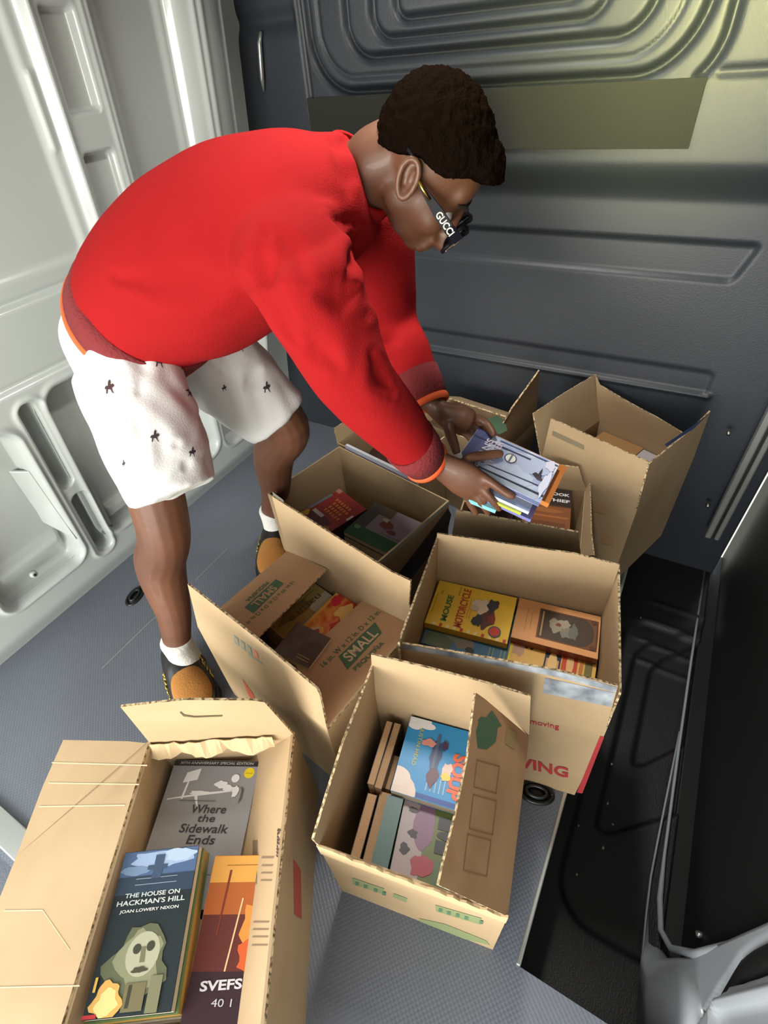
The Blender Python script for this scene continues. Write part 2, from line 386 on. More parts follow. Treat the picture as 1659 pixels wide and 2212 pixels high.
# dirt flecks and wear on the step
rb = MB(); rr = random.Random(3)
for (x, y, sz) in ((1.02, -.10, .004), (.70, -.17, .004), (.60, -.18, .003), (.52, -.13, .003), (.50, -.19, .004), (.56, -.2, .003), (1.2, -.16, .003), (.42, -.15, .003)):
    rb.prism([(x+sz*rr.uniform(.6, 1.3)*math.cos(a), y+sz*.7*math.sin(a), -.199) for a in (0, 1.2, 2.5, 3.7, 5)], (0, 0, .0015))
o = rb.build('trim_13', mat('dust_fleck', (150, 140, 130), .9)); struct(o)
# tie-down rings in the floor
def tie_ring(c, yaw, label, hor=True):
    t = empty('tie_down_ring', (c[0], c[1], 0)); tag(t, label, 'tie-down ring', 'floor tie-down rings')
    R = srot(yaw)
    cup = MB()
    pts = [Vector((c[0], c[1], 0))+R @ Vector((.034*math.cos(a), .020*math.sin(a), 0)) for a in [2*PI*i/28 for i in range(28)]]
    cup.tube(pts+[pts[0]], .005, 8); cup.prism([p+Vector((0, 0, .0008)) for p in pts], (0, 0, .001)); cup.build('cup', mat('tie_cup_black', (22, 24, 24), .35), t, True)
    rg = MB(); q = [Vector((c[0], c[1], .006))+R @ Vector((.021*math.cos(a), .011*math.sin(a), 0)) for a in [2*PI*i/24 for i in range(25)]]
    rg.tube(q, .0035, 8); rg.build('ring', mat('tie_ring_steel', (70, 72, 74), .35, metal=.8), t, True)
    return t
tie_ring(at((292, 1288), z=0), .3, 'black oval tie-down ring set in the open grey floor left of the shin')
tie_ring(at((1158, 1712), z=0), -1.3, 'black tie-down ring in the floor beside the step, under the corner of the moving box')

# ------------------------------------------------------------------ cardboard boxes
TH = 0.004
M_cut = mat('corrugated_edge', (150, 128, 98), .9, stops=[(.40, (96, 76, 54)), (.5, (170, 148, 112)), (.6, (206, 186, 148))], vscale=160)
class Carton:
    """open corrugated carton: a body mesh and one child mesh per flap"""
    def __init__(s, label, cx, cy, yaw, L, W, HT, inner=None):
        s.c = Vector((cx, cy, 0)); s.u = Vector((math.cos(yaw), math.sin(yaw), 0)); s.v = Vector((-math.sin(yaw), math.cos(yaw), 0))
        s.L, s.W, s.HT = L, W, HT
        s.root = empty('cardboard_box', s.c); tag(s.root, label, 'cardboard box', 'open cardboard boxes of books')
        b = MB(); R = srot(yaw)
        for sgn in (-1, 1):
            b.box(s.c+s.u*sgn*(L/2-TH/2)+Vector((0, 0, HT/2)), (TH, W, HT), R)
            b.box(s.c+s.v*sgn*(W/2-TH/2)+Vector((0, 0, HT/2)), (L-2*TH, TH, HT), R)
        b.box(s.c+Vector((0, 0, TH/2+.001)), (L-2*TH, W-2*TH, TH), R)
        s.body = b.build('box_body', M_card, s.root)
        s.planes = {}
    def rim(s, k, z=None):
        su = {'l': -1, 'r': 1}[k[0]]; sv = {'n': -1, 'f': 1}[k[1]]
        return s.c+s.u*su*s.L/2+s.v*sv*s.W/2+Vector((0, 0, s.HT if z is None else z))
    def side(s, sd):
        return {'f': ('lf', 'rf', s.v), 'n': ('ln', 'rn', -s.v), 'l': ('ln', 'lf', -s.u), 'r': ('rn', 'rf', s.u)}[sd]
    def solve(s, sd, px, dist):
        a, b, out = s.side(sd); A = s.rim(a); hd = (s.rim(b)-A).normalized(); best = None
        for k in range(-150, 160):
            t = math.radians(k); dr = out*math.sin(t)+Vector((0, 0, 1))*math.cos(t); nn = hd.cross(dr)
            if abs(ray(px).normalized().dot(nn)) < .12: continue
            P = on_plane(px, A, nn); q = (P-A).dot(dr)
            if q < 0: continue
            if best is None or abs(q-dist) < best[0]: best = (abs(q-dist), k, q)
        return best
    def flap(s, sd, tilt, pts=None, FL=.14, ha=0.0, hb=0.0, m_=None, th=TH):
        a, b, out = s.side(sd); A = s.rim(a); B = s.rim(b); hd = (B-A).normalized()
        t = math.radians(tilt); dr = out*math.sin(t)+Vector((0, 0, 1))*math.cos(t); nn = out*math.cos(t)-Vector((0, 0, 1))*math.sin(t)
        poly = [A+hd*ha, B-hd*hb]
        if pts is None: poly += [B-hd*(hb+.004)+dr*FL, A+hd*(ha+.004)+dr*FL]
        else: poly += [on_plane(p, A, nn) for p in pts]
        mb = MB(); mb.prism(poly, -nn*th); mb.m[2:] = [1]*(len(mb.m)-2)
        o = mb.build('flap', (m_ or [M_card])+[M_cut], s.root)
        s.planes[sd] = (A, nn, hd, dr)
        return o
    def quad_px(s, name, sd, pxs, m_, lift=.0006, inner=False, plane=None):
        """a flat patch (tape, print) lying on the flap or face seen at these pixels"""
        A, nn = plane if plane else s.planes[sd][:2]
        off = -nn*(TH+lift) if inner else nn*lift
        P = [on_plane(p, A+off, nn) for p in pxs]
        return mesh(name, P, [list(range(len(P)))], m_, s.root)
    def face(s, sd):
        a, b, out = s.side(sd); return (s.rim(a), out)
    def text_px(s, txt, sd, c, xdir, hpx, m_, inner=False, plane=None, wpx=None, flipn=False, **kw):
        """lettering centred at pixel c, reading towards pixel c+xdir, on a flap or face"""
        A, nn = plane if plane else s.planes[sd][:2]
        off = -nn*(TH+.0008) if inner else nn*.0008
        f = lambda p: on_plane(p, A+off, nn)
        C = f(c); X = f((c[0]+xdir[0], c[1]+xdir[1]))-C; L1 = X.length/math.hypot(*xdir)
        nv = -nn if inner else nn
        Yd = nv.cross(X.normalized())
        Pu = f((c[0]+xdir[1]*hpx/math.hypot(*xdir), c[1]-xdir[0]*hpx/math.hypot(*xdir)))
        hgt = abs((Pu-C).dot(Yd))
        return text(txt, C, X, Yd, hgt, m_, s.root, 'printed_lettering', None if wpx is None else L1*wpx, .0002, **kw)
rad = math.radians
C_green = flat((70, 98, 72), .8); C_brownink = flat((120, 92, 62), .8); C_red = flat((168, 48, 52), .8); C_faint = flat((132, 102, 70), .8)
C_greenf = flat((128, 138, 96), .8)

# C: right middle box, four raised flaps taped together
bc = Carton('open cardboard box with red VING lettering and silver tape on its front flap', .604, .119, rad(-79.1), .371, .284, .286)
bc.flap('f', 4, [(1338, 1218), (1240, 1193), (1120, 1176), (945, 1150)])
bc.flap('n', -7, [(1335, 1482), (1200, 1448), (1000, 1412), (858, 1388)])
bc.flap('l', 0, [(946, 1152), (859, 1386)])
bc.flap('r', 2, [(1339, 1219), (1343, 1496)])
M_tape = mat('silver_tape', (150, 156, 164), .25, metal=.3, stops=[(.3, (112, 118, 126)), (.5, (160, 168, 176)), (.7, (196, 202, 208))], vscale=30)
bc.quad_px('silver_tape', 'n', [(858, 1390), (1000, 1413), (1200, 1449), (1333, 1484), (1331, 1496), (1200, 1462), (1000, 1424), (860, 1400)], M_tape)
bc.quad_px('silver_tape', 'n', [(1177, 1464), (1329, 1497), (1320, 1527), (1172, 1497)], M_tape)
bc.quad_px('red_stripe', 'n', [(1296, 1590), (1305, 1592), (1258, 1714), (1246, 1712)], C_red, plane=bc.face('n'))
bc.text_px('MOVING', 'n', (1140, 1650), (10, 2.3), 22, C_red, plane=bc.face('n'), wpx=175, bold=.03)
bc.text_px('moving', 'n', (1176, 1566), (10, 2.0), 13, C_red, plane=bc.face('n'), wpx=64, bold=.01)

# B: front centre box
bb = Carton('open cardboard box whose right flap with a green arrow print folds inward', .283, .142, rad(-79), .290, .268, .292)
bb.flap('f', 2, [(1147, 1500), (1060, 1474), (930, 1440), (803, 1410)])
bb.flap('l', -2, [(806, 1425), (770, 1520), (738, 1600), (700, 1720), (672, 1812)])
M_cardB = mat('cardboard_printed_worn', (172, 134, 96), .85, var=(160, 121, 84), vscale=14, bump=.4, bscale=18)
k = bb.solve('r', (1012, 1700), .145)[1]
bb.flap('r', k, [(1142, 1590), (1048, 1510), (1028, 1496), (1010, 1640), (985, 1760), (962, 1850), (948, 1912)], hb=.0, m_=[M_cardB])
bb.quad_px('green_arrow_print', 'r', [(1032, 1556), (1040, 1548), (1050, 1550), (1063, 1534), (1084, 1568), (1076, 1570), (1071, 1602), (1052, 1618), (1032, 1616), (1028, 1580), (1034, 1562)], C_green)
# the worn outline lettering is a row of hollow outline boxes
for (x0, y0, x1, y1) in ((1030, 1640, 1080, 1700), (1022, 1715, 1074, 1790), (1010, 1800, 1062, 1880)):
    dx = -(y1-y0)*.12
    P = [(x0, y0), (x1, y0+14), (x1+dx, y1+14), (x0+dx, y1)]
    for i in range(4):
        a, c2 = P[i], P[(i+1) % 4]; vx, vy = c2[0]-a[0], c2[1]-a[1]; ll = math.hypot(vx, vy); nx, ny = -vy/ll*2, vx/ll*2
        bb.quad_px('worn_outline_print', 'r', [a, c2, (c2[0]+nx, c2[1]+ny), (a[0]+nx, a[1]+ny)], C_faint)
bb.quad_px('worn_outline_print', 'r', [(1095, 1570), (1118, 1585), (1112, 1620), (1090, 1606)], flat((150, 124, 84), .8))
# torn rim of the near face with faded green print
tr = MB(); rr = random.Random(5); A, B = bb.rim('ln'), bb.rim('rn'); hd = B-A
pts = []
for i in range(31):
    t = i/30; pts.append(A+hd*t+Vector((0, 0, .004+rr.uniform(-.006, .006)+(.010 if t < .3 else 0)*(1-t/.3))))
tr.prism([A-Vector((0, 0, .03))]+pts+[B-Vector((0, 0, .03))], -(-bb.v)*-.003)
tr.build('torn_edge', M_card2, bb.root)
fn = bb.face('n')
for q in ([(760, 1896), (830, 1920), (828, 1932), (762, 1910)], [(850, 1930), (880, 1941), (878, 1950), (848, 1938)], [(940, 1955), (1040, 1984), (1038, 1998), (942, 1969)], [(905, 1984), (960, 1996), (1050, 2032), (1058, 2042), (960, 2018), (910, 2004)]):
    bb.quad_px('faded_green_print', 'n', q, C_greenf, plane=fn)
for q in ((768, 1905), (786, 1911), (808, 1919), (826, 1926), (948, 1962), (966, 1968), (985, 1973), (1004, 1979), (1036, 1988)):
    bb.quad_px('green_mark', 'n', [(q[0], q[1]), (q[0]+8, q[1]+2), (q[0]+7, q[1]+9), (q[0]-1, q[1]+7)], flat((78, 112, 84), .8), plane=fn, lift=.001)

# D: middle left box with SMALL / PEQUENA flaps
bd = Carton('open cardboard box with SMALL PEQUEÑA printed on its flaps, in front of the shoe', .448, .517, rad(-98.8), .385, .276, .297)
bd.flap('f', 2, [(886, 1302), (889, 1252), (846, 1232), (740, 1165), (590, 1070)])
bd.flap('n', -4, [(690, 1500), (684, 1488), (560, 1384), (405, 1262)])
k = bd.solve('r', (742, 1335), .150)[1]
bd.flap('r', k, [(884, 1303), (846, 1238), (742, 1335), (637, 1432)], m_=[mat('cardboard_print_side', (178, 140, 104), .8, var=(170, 132, 96), vscale=6, bump=.15, bscale=22)])
k = bd.solve('l', (630, 1300), .145)[1]
bd.flap('l', k, [(706, 1229), (630, 1304), (548, 1386)], m_=[MATS['cardboard_print_side']])
bd.quad_px('green_label_block', 'r', [(731, 1418), (810, 1344), (825, 1367), (750, 1447)], C_green)
bd.text_px('SMALL', 'r', (779, 1393), (10, -9.6), 22, flat((196, 170, 138), .8), wpx=86, bold=.02)
bd.text_px('PEQUEÑA', 'r', (797, 1416), (10, -9.4), 13, C_green, wpx=86, bold=.02)
bd.text_px('16 in. W x 12 in. D x 12 in. H', 'r', (765, 1371), (10, -9.6), 11, C_green, wpx=185, bold=.01)
bd.quad_px('green_label_block', 'l', [(528, 1312), (596, 1251), (613, 1260), (547, 1325)], C_green)
bd.text_px('SMALL', 'l', (571, 1288), (-10, 9.0), 15, flat((178, 140, 104), .8), wpx=62, bold=.02)
bd.text_px('PEQUEÑA', 'l', (556, 1278), (-10, 9.0), 10, C_green, wpx=62, bold=.02)
bd.text_px('16 in. W x 12 in. D x 12 in. H', 'l', (586, 1300), (-10, 9.0), 8, C_green, wpx=135, bold=.01)
# blue and red outline print on the bright near flap
for i, q in enumerate([(505, 1372), (519, 1382), (533, 1392), (547, 1402)]):
    bd.quad_px('outline_print', 'n', [(q[0], q[1]), (q[0]+10, q[1]+7), (q[0]+12, q[1]+25), (q[0]+3, q[1]+18)], flat((120, 138, 132) if i < 3 else (205, 120, 95), .8))
    bd.quad_px('outline_print_centre', 'n', [(q[0]+3, q[1]+5), (q[0]+8, q[1]+9), (q[0]+9, q[1]+18), (q[0]+5, q[1]+15)], M_card, lift=.0012)
bd.quad_px('red_print', 'n', [(523, 1466), (548, 1500), (556, 1530), (536, 1500)], flat((200, 96, 70), .8), plane=bd.face('n'))
bd.quad_px('grey_text_print', 'n', [(535, 1412), (566, 1432), (567, 1437), (537, 1417)], flat((140, 146, 130), .8))

# E: box with the red book
be = Carton('open cardboard box holding a red book and a green and pink book', .85, .632, rad(-103), .418, .281, .304)
be.quad_px('clear_tape', 'l', [(588, 1062), (612, 1080), (640, 1190), (622, 1200)], mat('clear_tape', (176, 176, 160), .2, coat=.3), plane=be.face('n'))
be.quad_px('shaded_tape', 'r', [(862, 1238), (968, 1098), (975, 1112), (966, 1150), (880, 1262)], mat('tape_with_shade_blue', (52, 56, 78), .3, coat=.3), plane=be.face('r'))  # tape and the shade on this side, both put into one dark blue
tp = MB(); a_, b_ = be.rim('rn'), be.rim('rf'); tp.prism([a_+be.u*.001-Vector((0, 0, .014)), b_+be.u*.001-Vector((0, 0, .014)), b_+be.u*.001+Vector((0, 0, .001)), a_+be.u*.001+Vector((0, 0, .001))], be.u*.0006)
tp.build('tape_strip', mat('clear_tape', (176, 176, 160), .2), be.root)

# F: box under the hands
bf = Carton('open cardboard box under the hands, holding a dark brown book with OK EF lettering', .998, .218, rad(-79.8), .308, .25, .285)
bf.flap('n', 16, [(1248, 1150), (985, 1103)])
bf.flap('r', 14, [(1273, 984), (1277, 1070), (1279, 1150), (1285, 1200)], th=.003)
bf.flap('f', 4, [(1250, 1008), (1190, 1000)], m_=[M_card])
# G: far right box
bg_ = Carton('open cardboard box with blue tape in the far corner by the step', 1.293, .044, rad(-110.0), .289, .293, .302)
bg_.flap('l', 19, [(1285, 808), (1215, 850), (1150, 893)])
bg_.flap('n', 1, [(1404, 1000), (1190, 904)])
bg_.flap('r', -2, [(1535, 888), (1498, 925), (1403, 1002)])
bg_.flap('f', -3, [(1478, 935), (1420, 900), (1360, 868), (1296, 830), (1288, 808)])
bg_.quad_px('blue_tape', 'r', [(1533, 892), (1500, 925), (1440, 965), (1436, 960), (1500, 917)], mat('blue_tape', (62, 84, 130), .4))
bg_.quad_px('faded_print', 'n', [(1194, 930), (1262, 962), (1262, 972), (1192, 940)], mat('grey_print', (128, 116, 92), .8))
for q in ((1283, 1082), (1298, 1150)):
    bg_.quad_px('faded_print', 'n', [(q[0], q[1]), (q[0]+28, q[1]+8), (q[0]+26, q[1]+30), (q[0]-2, q[1]+22)], mat('faded_brown_print', (176, 140, 101), .8), plane=bg_.face('n'))
# H: behind the red-book box;  I: against the bulkhead behind the hands
bh = Carton('open cardboard box behind the red book box, under the near forearm', 1.12, .67, rad(-102), .27, .2, .30)
bh.flap('r', 0, None, FL=.02)
bh.flap('l', 12, None, FL=.05)
bi = Carton('open cardboard box against the dark wall with a tall dark raised flap', 1.33, .46, rad(-100), .28, .2, .30)
bi.flap('n', 25, [(1030, 965), (960, 935), (884, 888)], th=.003)
bi.flap('r', 10, [(1166, 800), (1130, 850), (1108, 880), (1060, 962)], m_=[M_cardE])
bi.flap('f', -62, None, FL=.12)
bi.flap('l', 20, [(850, 850), (846, 900)], th=.003)
P0 = bi.planes['f'][0]
mesh('green_print', [on_plane(p, bi.planes['f'][0]+Vector((0, 0, .002)), bi.planes['f'][1]) for p in ((1050, 905), (1075, 898), (1092, 912), (1096, 930), (1080, 938), (1056, 930))], [list(range(6))], C_green, bi.root)
# A: front left box
ba = Carton('open cardboard box with a slotted cream flap, holding the grey poetry book', .008-.859*.052, .408-.512*.052, rad(-59.2), .262, .510, .298)
ba.flap('f', -3, [(572, 1512), (545, 1508), (400, 1507), (262, 1522)])
k1 = ba.solve('r', (520, 1800), .13); ba.flap('r', k1[1], [(548, 1520), (520, 1800), (497, 1960), (466, 2160), (448, 2320)], ha=0)
k2 = ba.solve('l', (60, 1800), .15)
ba.flap('l', 110, [(328, 1608), (280, 1603), (140, 1600), (96, 1700), (40, 1850), (-60, 2100), (-120, 2330)])
for (x0, y0, x1, y1) in ((112, 1646, 318, 1652), (104, 1690, 300, 1693), (84, 1741, 270, 1738), (8, 1966, 92, 1965), (92, 1965, 150, 2050), (-20, 2132, 172, 2128)):
    ba.quad_px('fold_line', 'l', [(x0, y0), (x1, y1), (x1, y1+3), (x0, y0+3)], flat((206, 184, 150), .8), inner=True, lift=.0006)
# die-cut slot line on the cream flap
sl = ba.planes['f']
ba.quad_px('handle_slot', 'f', [(390, 1537), (398, 1544), (420, 1547), (480, 1545), (480, 1548), (420, 1550.5), (396, 1547.5), (388, 1539)], mat('slot_shadow', (92, 76, 50), .9), inner=True, lift=.0008)
# crumpled torn strip along the fold
tb = MB(); rr = random.Random(11); A = ba.rim('lf')-ba.v*.004; hd = (ba.rim('rf')-ba.rim('lf'))
top = []; bot = []
for i in range(25):
    t = i/24; o1 = A+hd*t*.86
    top.append(o1+Vector((0, 0, .004))-ba.v*.004)
    bot.append(o1+Vector((0, 0, -.012-.010*abs(math.sin(i*.42))))-ba.v*(.010+.012*abs(math.sin(i*.35+1))))
rj = random.Random(2); V = [p+Vector((rj.uniform(-.002, .002), rj.uniform(-.002, .002), rj.uniform(-.003, .003))) for p in top+bot]; F = [[i, i+1, 25+i+1, 25+i] for i in range(24)]
o = mesh('crumpled_edge', V, F, M_card2, ba.root, False); q = o.modifiers.new('s', 'SOLIDIFY'); q.thickness = .002
# small printed marks on the inward leaning right flap
pr = flat((122, 100, 80), .8)
for (x, y, ww, hh) in ((546, 1815, 10, 95), (540, 1900, 8, 50), (566, 1850, 26, 4), (566, 1868, 24, 3), (565, 1884, 24, 3), (564, 1900, 24, 3), (548, 1990, 34, 3), (547, 2006, 34, 3), (546, 2022, 34, 3), (545, 2040, 34, 3)):
    ba.quad_px('small_print', 'r', [(x, y), (x+ww, y), (x+ww-2, y+hh), (x-2, y+hh)], pr)
for i in range(9):
    ba.quad_px('handwriting', 'r', [(600-i*.6, 1790+i*7), (610-(i % 3)*5, 1792+i*7), (604-(i % 2)*4, 1797+i*7), (598, 1795+i*7)], flat((70, 58, 48), .8))
ba.quad_px('red_print', 'r', [(634, 1855), (650, 1880), (652, 1985), (636, 1975)], flat((176, 78, 62), .8), plane=ba.face('r'))
print('TILTS', k1, k2)

# ------------------------------------------------------------------ books
def cover_mat(name, stops, vscale=6, rough=.35, stretch=None): return mat(name, stops[0][1], rough, stops=stops, vscale=vscale, coat=.2, stretch=stretch)
class Book:
    """closed book lying face up; O = lower left corner of the cover top, ex/ey along width and height"""
    def __init__(s, label, O, ex, ey, w, h, t, cm, sm=None, group=None, pages=None, hard=False, spine='l'):
        s.O = Vector(O); s.x = Vector(ex).normalized(); s.y = Vector(ey); s.y = (s.y-s.x*s.y.dot(s.x)).normalized(); s.z = s.x.cross(s.y)
        if s.z.z < 0: s.flip = True
        s.w, s.h = w, h
        C0 = s.O+s.x*w/2+s.y*h/2-s.z*t
        s.root = empty('book', C0); tag(s.root, label, 'book', group or 'books in the cardboard boxes')
        R = Matrix((s.x, s.y, s.z)).transposed(); ct = .0022 if hard else .0008
        b = MB(); q = s.O-s.z*t
        b.box(s.O+s.x*w/2+s.y*h/2-s.z*ct/2, (w, h, ct), R, 0); b.box(q+s.x*w/2+s.y*h/2+s.z*ct/2, (w, h, ct), R, 0)
        b.box(q+s.x*(ct/2)+s.y*h/2+s.z*t/2, (ct, h, t-2*ct), R, 1)
        s.cover = b.build('cover', [cm, sm or cm], s.root)
        pg = MB(); ins = .003 if hard else .0006
        pg.box(q+s.x*(ct+(w-ct-ins)/2)+s.y*h/2+s.z*t/2, (w-ct-ins, h-2*ins, t-2*ct), R); s.pages = pg.build('pages', pages or M_page, s.root)
    def art(s, polys, name='cover_art', lift=.0003): return art([([(min(max(x, .004), .996), min(max(y, .004), .996)) for x, y in p], c) for p, c in polys], s.O, s.x*s.w, s.y*s.h, s.z, s.root, name, lift)
    def text(s, txt, cx, cy, hh, ww, c, name='title', dx=(1, 0), **kw):
        C0 = s.O+s.x*s.w*cx+s.y*s.h*cy
        X = s.x*dx[0]+s.y*dx[1]; Y = s.z.cross(X)
        return text(txt, C0, X, Y, hh*s.h, flat(c, .4), s.root, name, None if ww is None else ww*s.w, .0012, **kw)
    def lines(s, x0, x1, y0, y1, n, c, frac=.35):
        P = []
        for i in range(n):
            y = y0+(y1-y0)*i/max(n-1, 1); hh = abs(y1-y0)/max(n, 2)*frac
            P.append((rct(x0, y, x1, y+hh), c))
        s.art(P, 'small_print', .0009)
def frame_px(q, z):
    """q: 3 pixels: lower-left, lower-right, upper-left of a cover at height z"""
    a, b, c2 = [at(p, z=z) for p in q]; return a, (b-a), (c2-a)
def stack_under(bk, n, t, z0, col, label, grp, jit=.0015, cut=0, far=0):
    """closed books lying flat beneath a visible one; one is built, the others are copies of it"""
    zt = (bk.O-bk.z*0).z-bk.t_; first = None; rr = random.Random(int(bk.O.x*1e4))
    n = max(1, int((zt-z0)/t)); t = (zt-z0)/n
    for i in range(n):
        jx, jy = rr.uniform(-jit, jit), rr.uniform(-jit, jit)
        O = Vector((bk.O.x, bk.O.y, zt-.0004))+bk.y*cut
        if first is None:
            first = Book(label, O, bk.x, bk.y, bk.w, bk.h-cut-far, t-.0005, col, group=grp)
            base = first.root.location.copy(); first.root.location = base+Vector((jx, jy, 0))
        else:
            r = first.root.copy(); COL.objects.link(r); r.location = base+Vector((jx, jy, -t*i))
            for ch in (first.cover, first.pages):
                c2 = ch.copy(); COL.objects.link(c2); c2.parent = r; c2.matrix_parent_inverse = ch.matrix_parent_inverse.copy()
def put(label, q, z, w, h, t, cm, box=None, ul=False, **kw):
    a, ex, ey = frame_px(q, z)
    if ul:   # keep the upper left corner where it is seen, let the book run on below
        a = a+ey-ey.normalized()*h
    if box:   # keep the footprint between the walls of its box
        x_ = ex.normalized(); y_ = ey-x_*ey.dot(x_); y_.normalize()
        for _ in range(3):
            for d_, half in ((box.u, box.L/2-TH-.002), (box.v, box.W/2-TH-.002)):
                for _ in range(40):
                    q_ = [(a+x_*i*w+y_*j*h-box.c).dot(d_) for i in (0, 1) for j in (0, 1)]
                    if max(q_)-min(q_) <= 2*half: break
                    if abs(x_.dot(d_)) > abs(y_.dot(d_)): w *= .97
                    else: h *= .97
                sh = min(0, half-max(q_))+max(0, -half-min(q_)); a = a+d_*sh
    bk = Book(label, a, ex, ey, w, h, t, cm, **kw); bk.t_ = t; return bk
ZB = .0065
def plain(c): return mat('cover_%d_%d_%d' % c, c, .4, coat=.1)

# -- box C
m1 = put('yellow book with a mouse title in green and red, lying on a blue one', [(1094, 1377), (1116, 1278), (917, 1340)], 0.275, 0.124, 0.178, .018, plain((228, 172, 48)), box=bc)
m1.art([(rct(.0, .0, 1, 1), (246, 200, 66))]+[(rct(0, .02+.085*i, .07, .055+.085*i), (196, 70, 44) if i % 3 == 0 else (240, 222, 160)) for i in range(11)]
       +[(blob(.45, .30, .26, .10, 2), (96, 60, 56)), (blob(.62, .40, .16, .10, 5), (226, 208, 186)), (blob(.70, .26, .13, .07, 6), (60, 60, 66)), (blob(.30, .40, .12, .06, 7), (52, 58, 70)), (blob(.55, .46, .06, .06, 8), (206, 188, 170)), (blob(.4, .24, .1, .05, 9), (140, 58, 50)),
         (ell(.16, .17, .115, .075), (90, 96, 108)), (ell(.16, .17, .09, .058), (214, 70, 50))])
m1.text('THE', .72, .91, .025, .10, (60, 110, 60)); m1.text('MOUSE', .42, .79, .075, .58, (60, 116, 58), bold=.03); m1.text('AND THE', .84, .70, .022, .2, (60, 110, 60))
m1.text('MOTORCYCLE', .50, .61, .10, .86, (198, 74, 40), bold=.03); m1.lines(.3, .75, .50, .53, 2, (200, 120, 40)); m1.lines(.25, .7, .955, .975, 1, (150, 100, 40), .5)
# stack_under(m1, 5, .03, ZB, plain((30, 128, 132)), 'closed book beneath the yellow mouse title book', 'books under the yellow mouse book')
m2 = put('blue green landscape book half under the yellow mouse book', [(1090, 1440), (1125, 1290), (895, 1400)], 0.2545, 0.135, 0.18, .012, cover_mat('landscape_cover', [(.3, (86, 100, 66)), (.45, (64, 112, 150)), (.6, (58, 120, 160)), (.75, (150, 140, 110))], 9), box=bc)
m2.art([(rct(0, 0, 1, 1), (62, 112, 140)), (rct(.5, 0, 1, .22), (26, 132, 136)), (blob(.15, .8, .2, .2, 3), (84, 96, 62)), (blob(.2, .5, .12, .12, 4), (128, 112, 98)), (blob(.3, .62, .1, .14, 6), (110, 120, 90)), (blob(.1, .42, .05, .06, 8), (50, 48, 46))])
m2.lines(.04, .26, .16, .20, 2, (176, 166, 70)); m2.lines(.04, .26, .03, .07, 2, (176, 166, 70))
m3 = put('orange brown book with an oval framed picture, on a dark red spined stack', [(1312, 1427), (1318, 1333), (1124, 1391)], 0.27, 0.108, 0.172, .02, plain((190, 128, 76)), sm=plain((120, 48, 40)), box=bc)
m3.art([(rct(0, 0, 1, 1), (222, 160, 104)), (rct(.14, .02, .86, .72), (116, 76, 50)), (rct(.17, .2, .83, .70), (74, 60, 50)), (ell(.5, .22, .33, .16), (74, 60, 50)), (rct(.20, .66, .80, .68), (190, 150, 110)),
        (blob(.52, .50, .16, .09, 2), (150, 140, 120)), (blob(.42, .38, .15, .07, 4), (128, 124, 112)), (blob(.6, .42, .1, .07, 5), (160, 148, 130)), (blob(.45, .30, .18, .05, 7), (108, 108, 98)), (blob(.55, .48, .04, .03, 7), (120, 60, 46)),
        (ell(.20, .07, .05, .035), (92, 60, 44)), (ell(.80, .07, .05, .035), (92, 60, 44)), (ell(.5, .03, .3, .012), (92, 60, 44))])
m3.lines(.2, .8, .86, .88, 1, (140, 84, 50)); m3.lines(.3, .7, .80, .82, 1, (140, 84, 50))
# stack_under(m3, 5, .03, ZB, plain((120, 50, 44)), 'closed dark red book beneath the oval picture book', 'books under the oval picture book')
m4 = put('comic style book with red, yellow and navy panels beside the oval picture book', [(1300, 1500), (1308, 1432), (1108, 1462)], 0.248, 0.09, 0.178, .015, plain((222, 176, 70)), box=bc)
m4.art([(rct(0, 0, 1, 1), (226, 178, 92)), (rct(0, .38, 1, .56), (40, 44, 66)), (rct(0, .2, 1, .37), (196, 74, 44)), (rct(.3, .04, 1, .12), (120, 110, 60)), (blob(.6, .86, .3, .08, 3), (196, 150, 120)), (ell(.7, .78, .12, .025), (40, 30, 28)), (ell(.7, .72, .12, .025), (40, 30, 28)),
        (rct(.1, .40, .5, .54), (210, 160, 110)), (ell(.4, .47, .3, .05), (230, 190, 120)), (ell(.5, .28, .3, .04), (230, 180, 120)), (rct(0, .93, .9, .99), (226, 196, 60)), (blob(.5, .16, .3, .02, 6), (190, 120, 60))])
stack_under(m4, 4, .036, ZB, plain((168, 150, 110)), 'closed book beneath the comic style book', 'books under the comic style book')
m5 = put('dark green hardback against the inner far side of the VING box', [(1322, 1338), (1326, 1312), (1140, 1296)], 0.2485, 0.03, 0.175, .02, plain((44, 70, 62)), hard=True, box=bc)
stack_under(m5, 4, .04, ZB, plain((48, 66, 60)), 'closed dark book beneath the dark green hardback', 'books under the dark green hardback')

# -- box B
m = put('bright blue comic cover book with orange block title, partly under the printed flap', [(892, 1532), (848, 1690), (1050, 1571)], 0.25, 0.138, 0.19, .022, mat('sky_blue_cover', (40, 140, 200), .35, coat=.2), sm=plain((24, 60, 120)), box=bb)
soup = m
m.art([(rct(0, 0, 1, 1), (36, 138, 200)), (rct(.93, 0, .99, 1), (24, 70, 150)), (ell(.98, .03, .24, .20), (222, 206, 196)), (ell(.80, .02, .12, .13), (226, 212, 202)), (rct(0, 0, .10, .22), (222, 226, 232)), (ell(.08, .18, .05, .09), (222, 226, 232)), (ell(.12, .07, .05, .07), (222, 226, 232)),
       (blob(.42, .33, .20, .06, 3), (40, 66, 110)), (blob(.58, .46, .10, .05, 4), (216, 190, 180)), (blob(.66, .46, .05, .04, 5), (226, 196, 70)), (blob(.30, .24, .05, .07, 6), (206, 140, 130)), (blob(.70, .34, .12, .05, 7), (90, 50, 70)), (rct(.16, .31, .60, .34), (70, 90, 120)), (blob(.28, .40, .06, .03, 9), (60, 40, 80))])
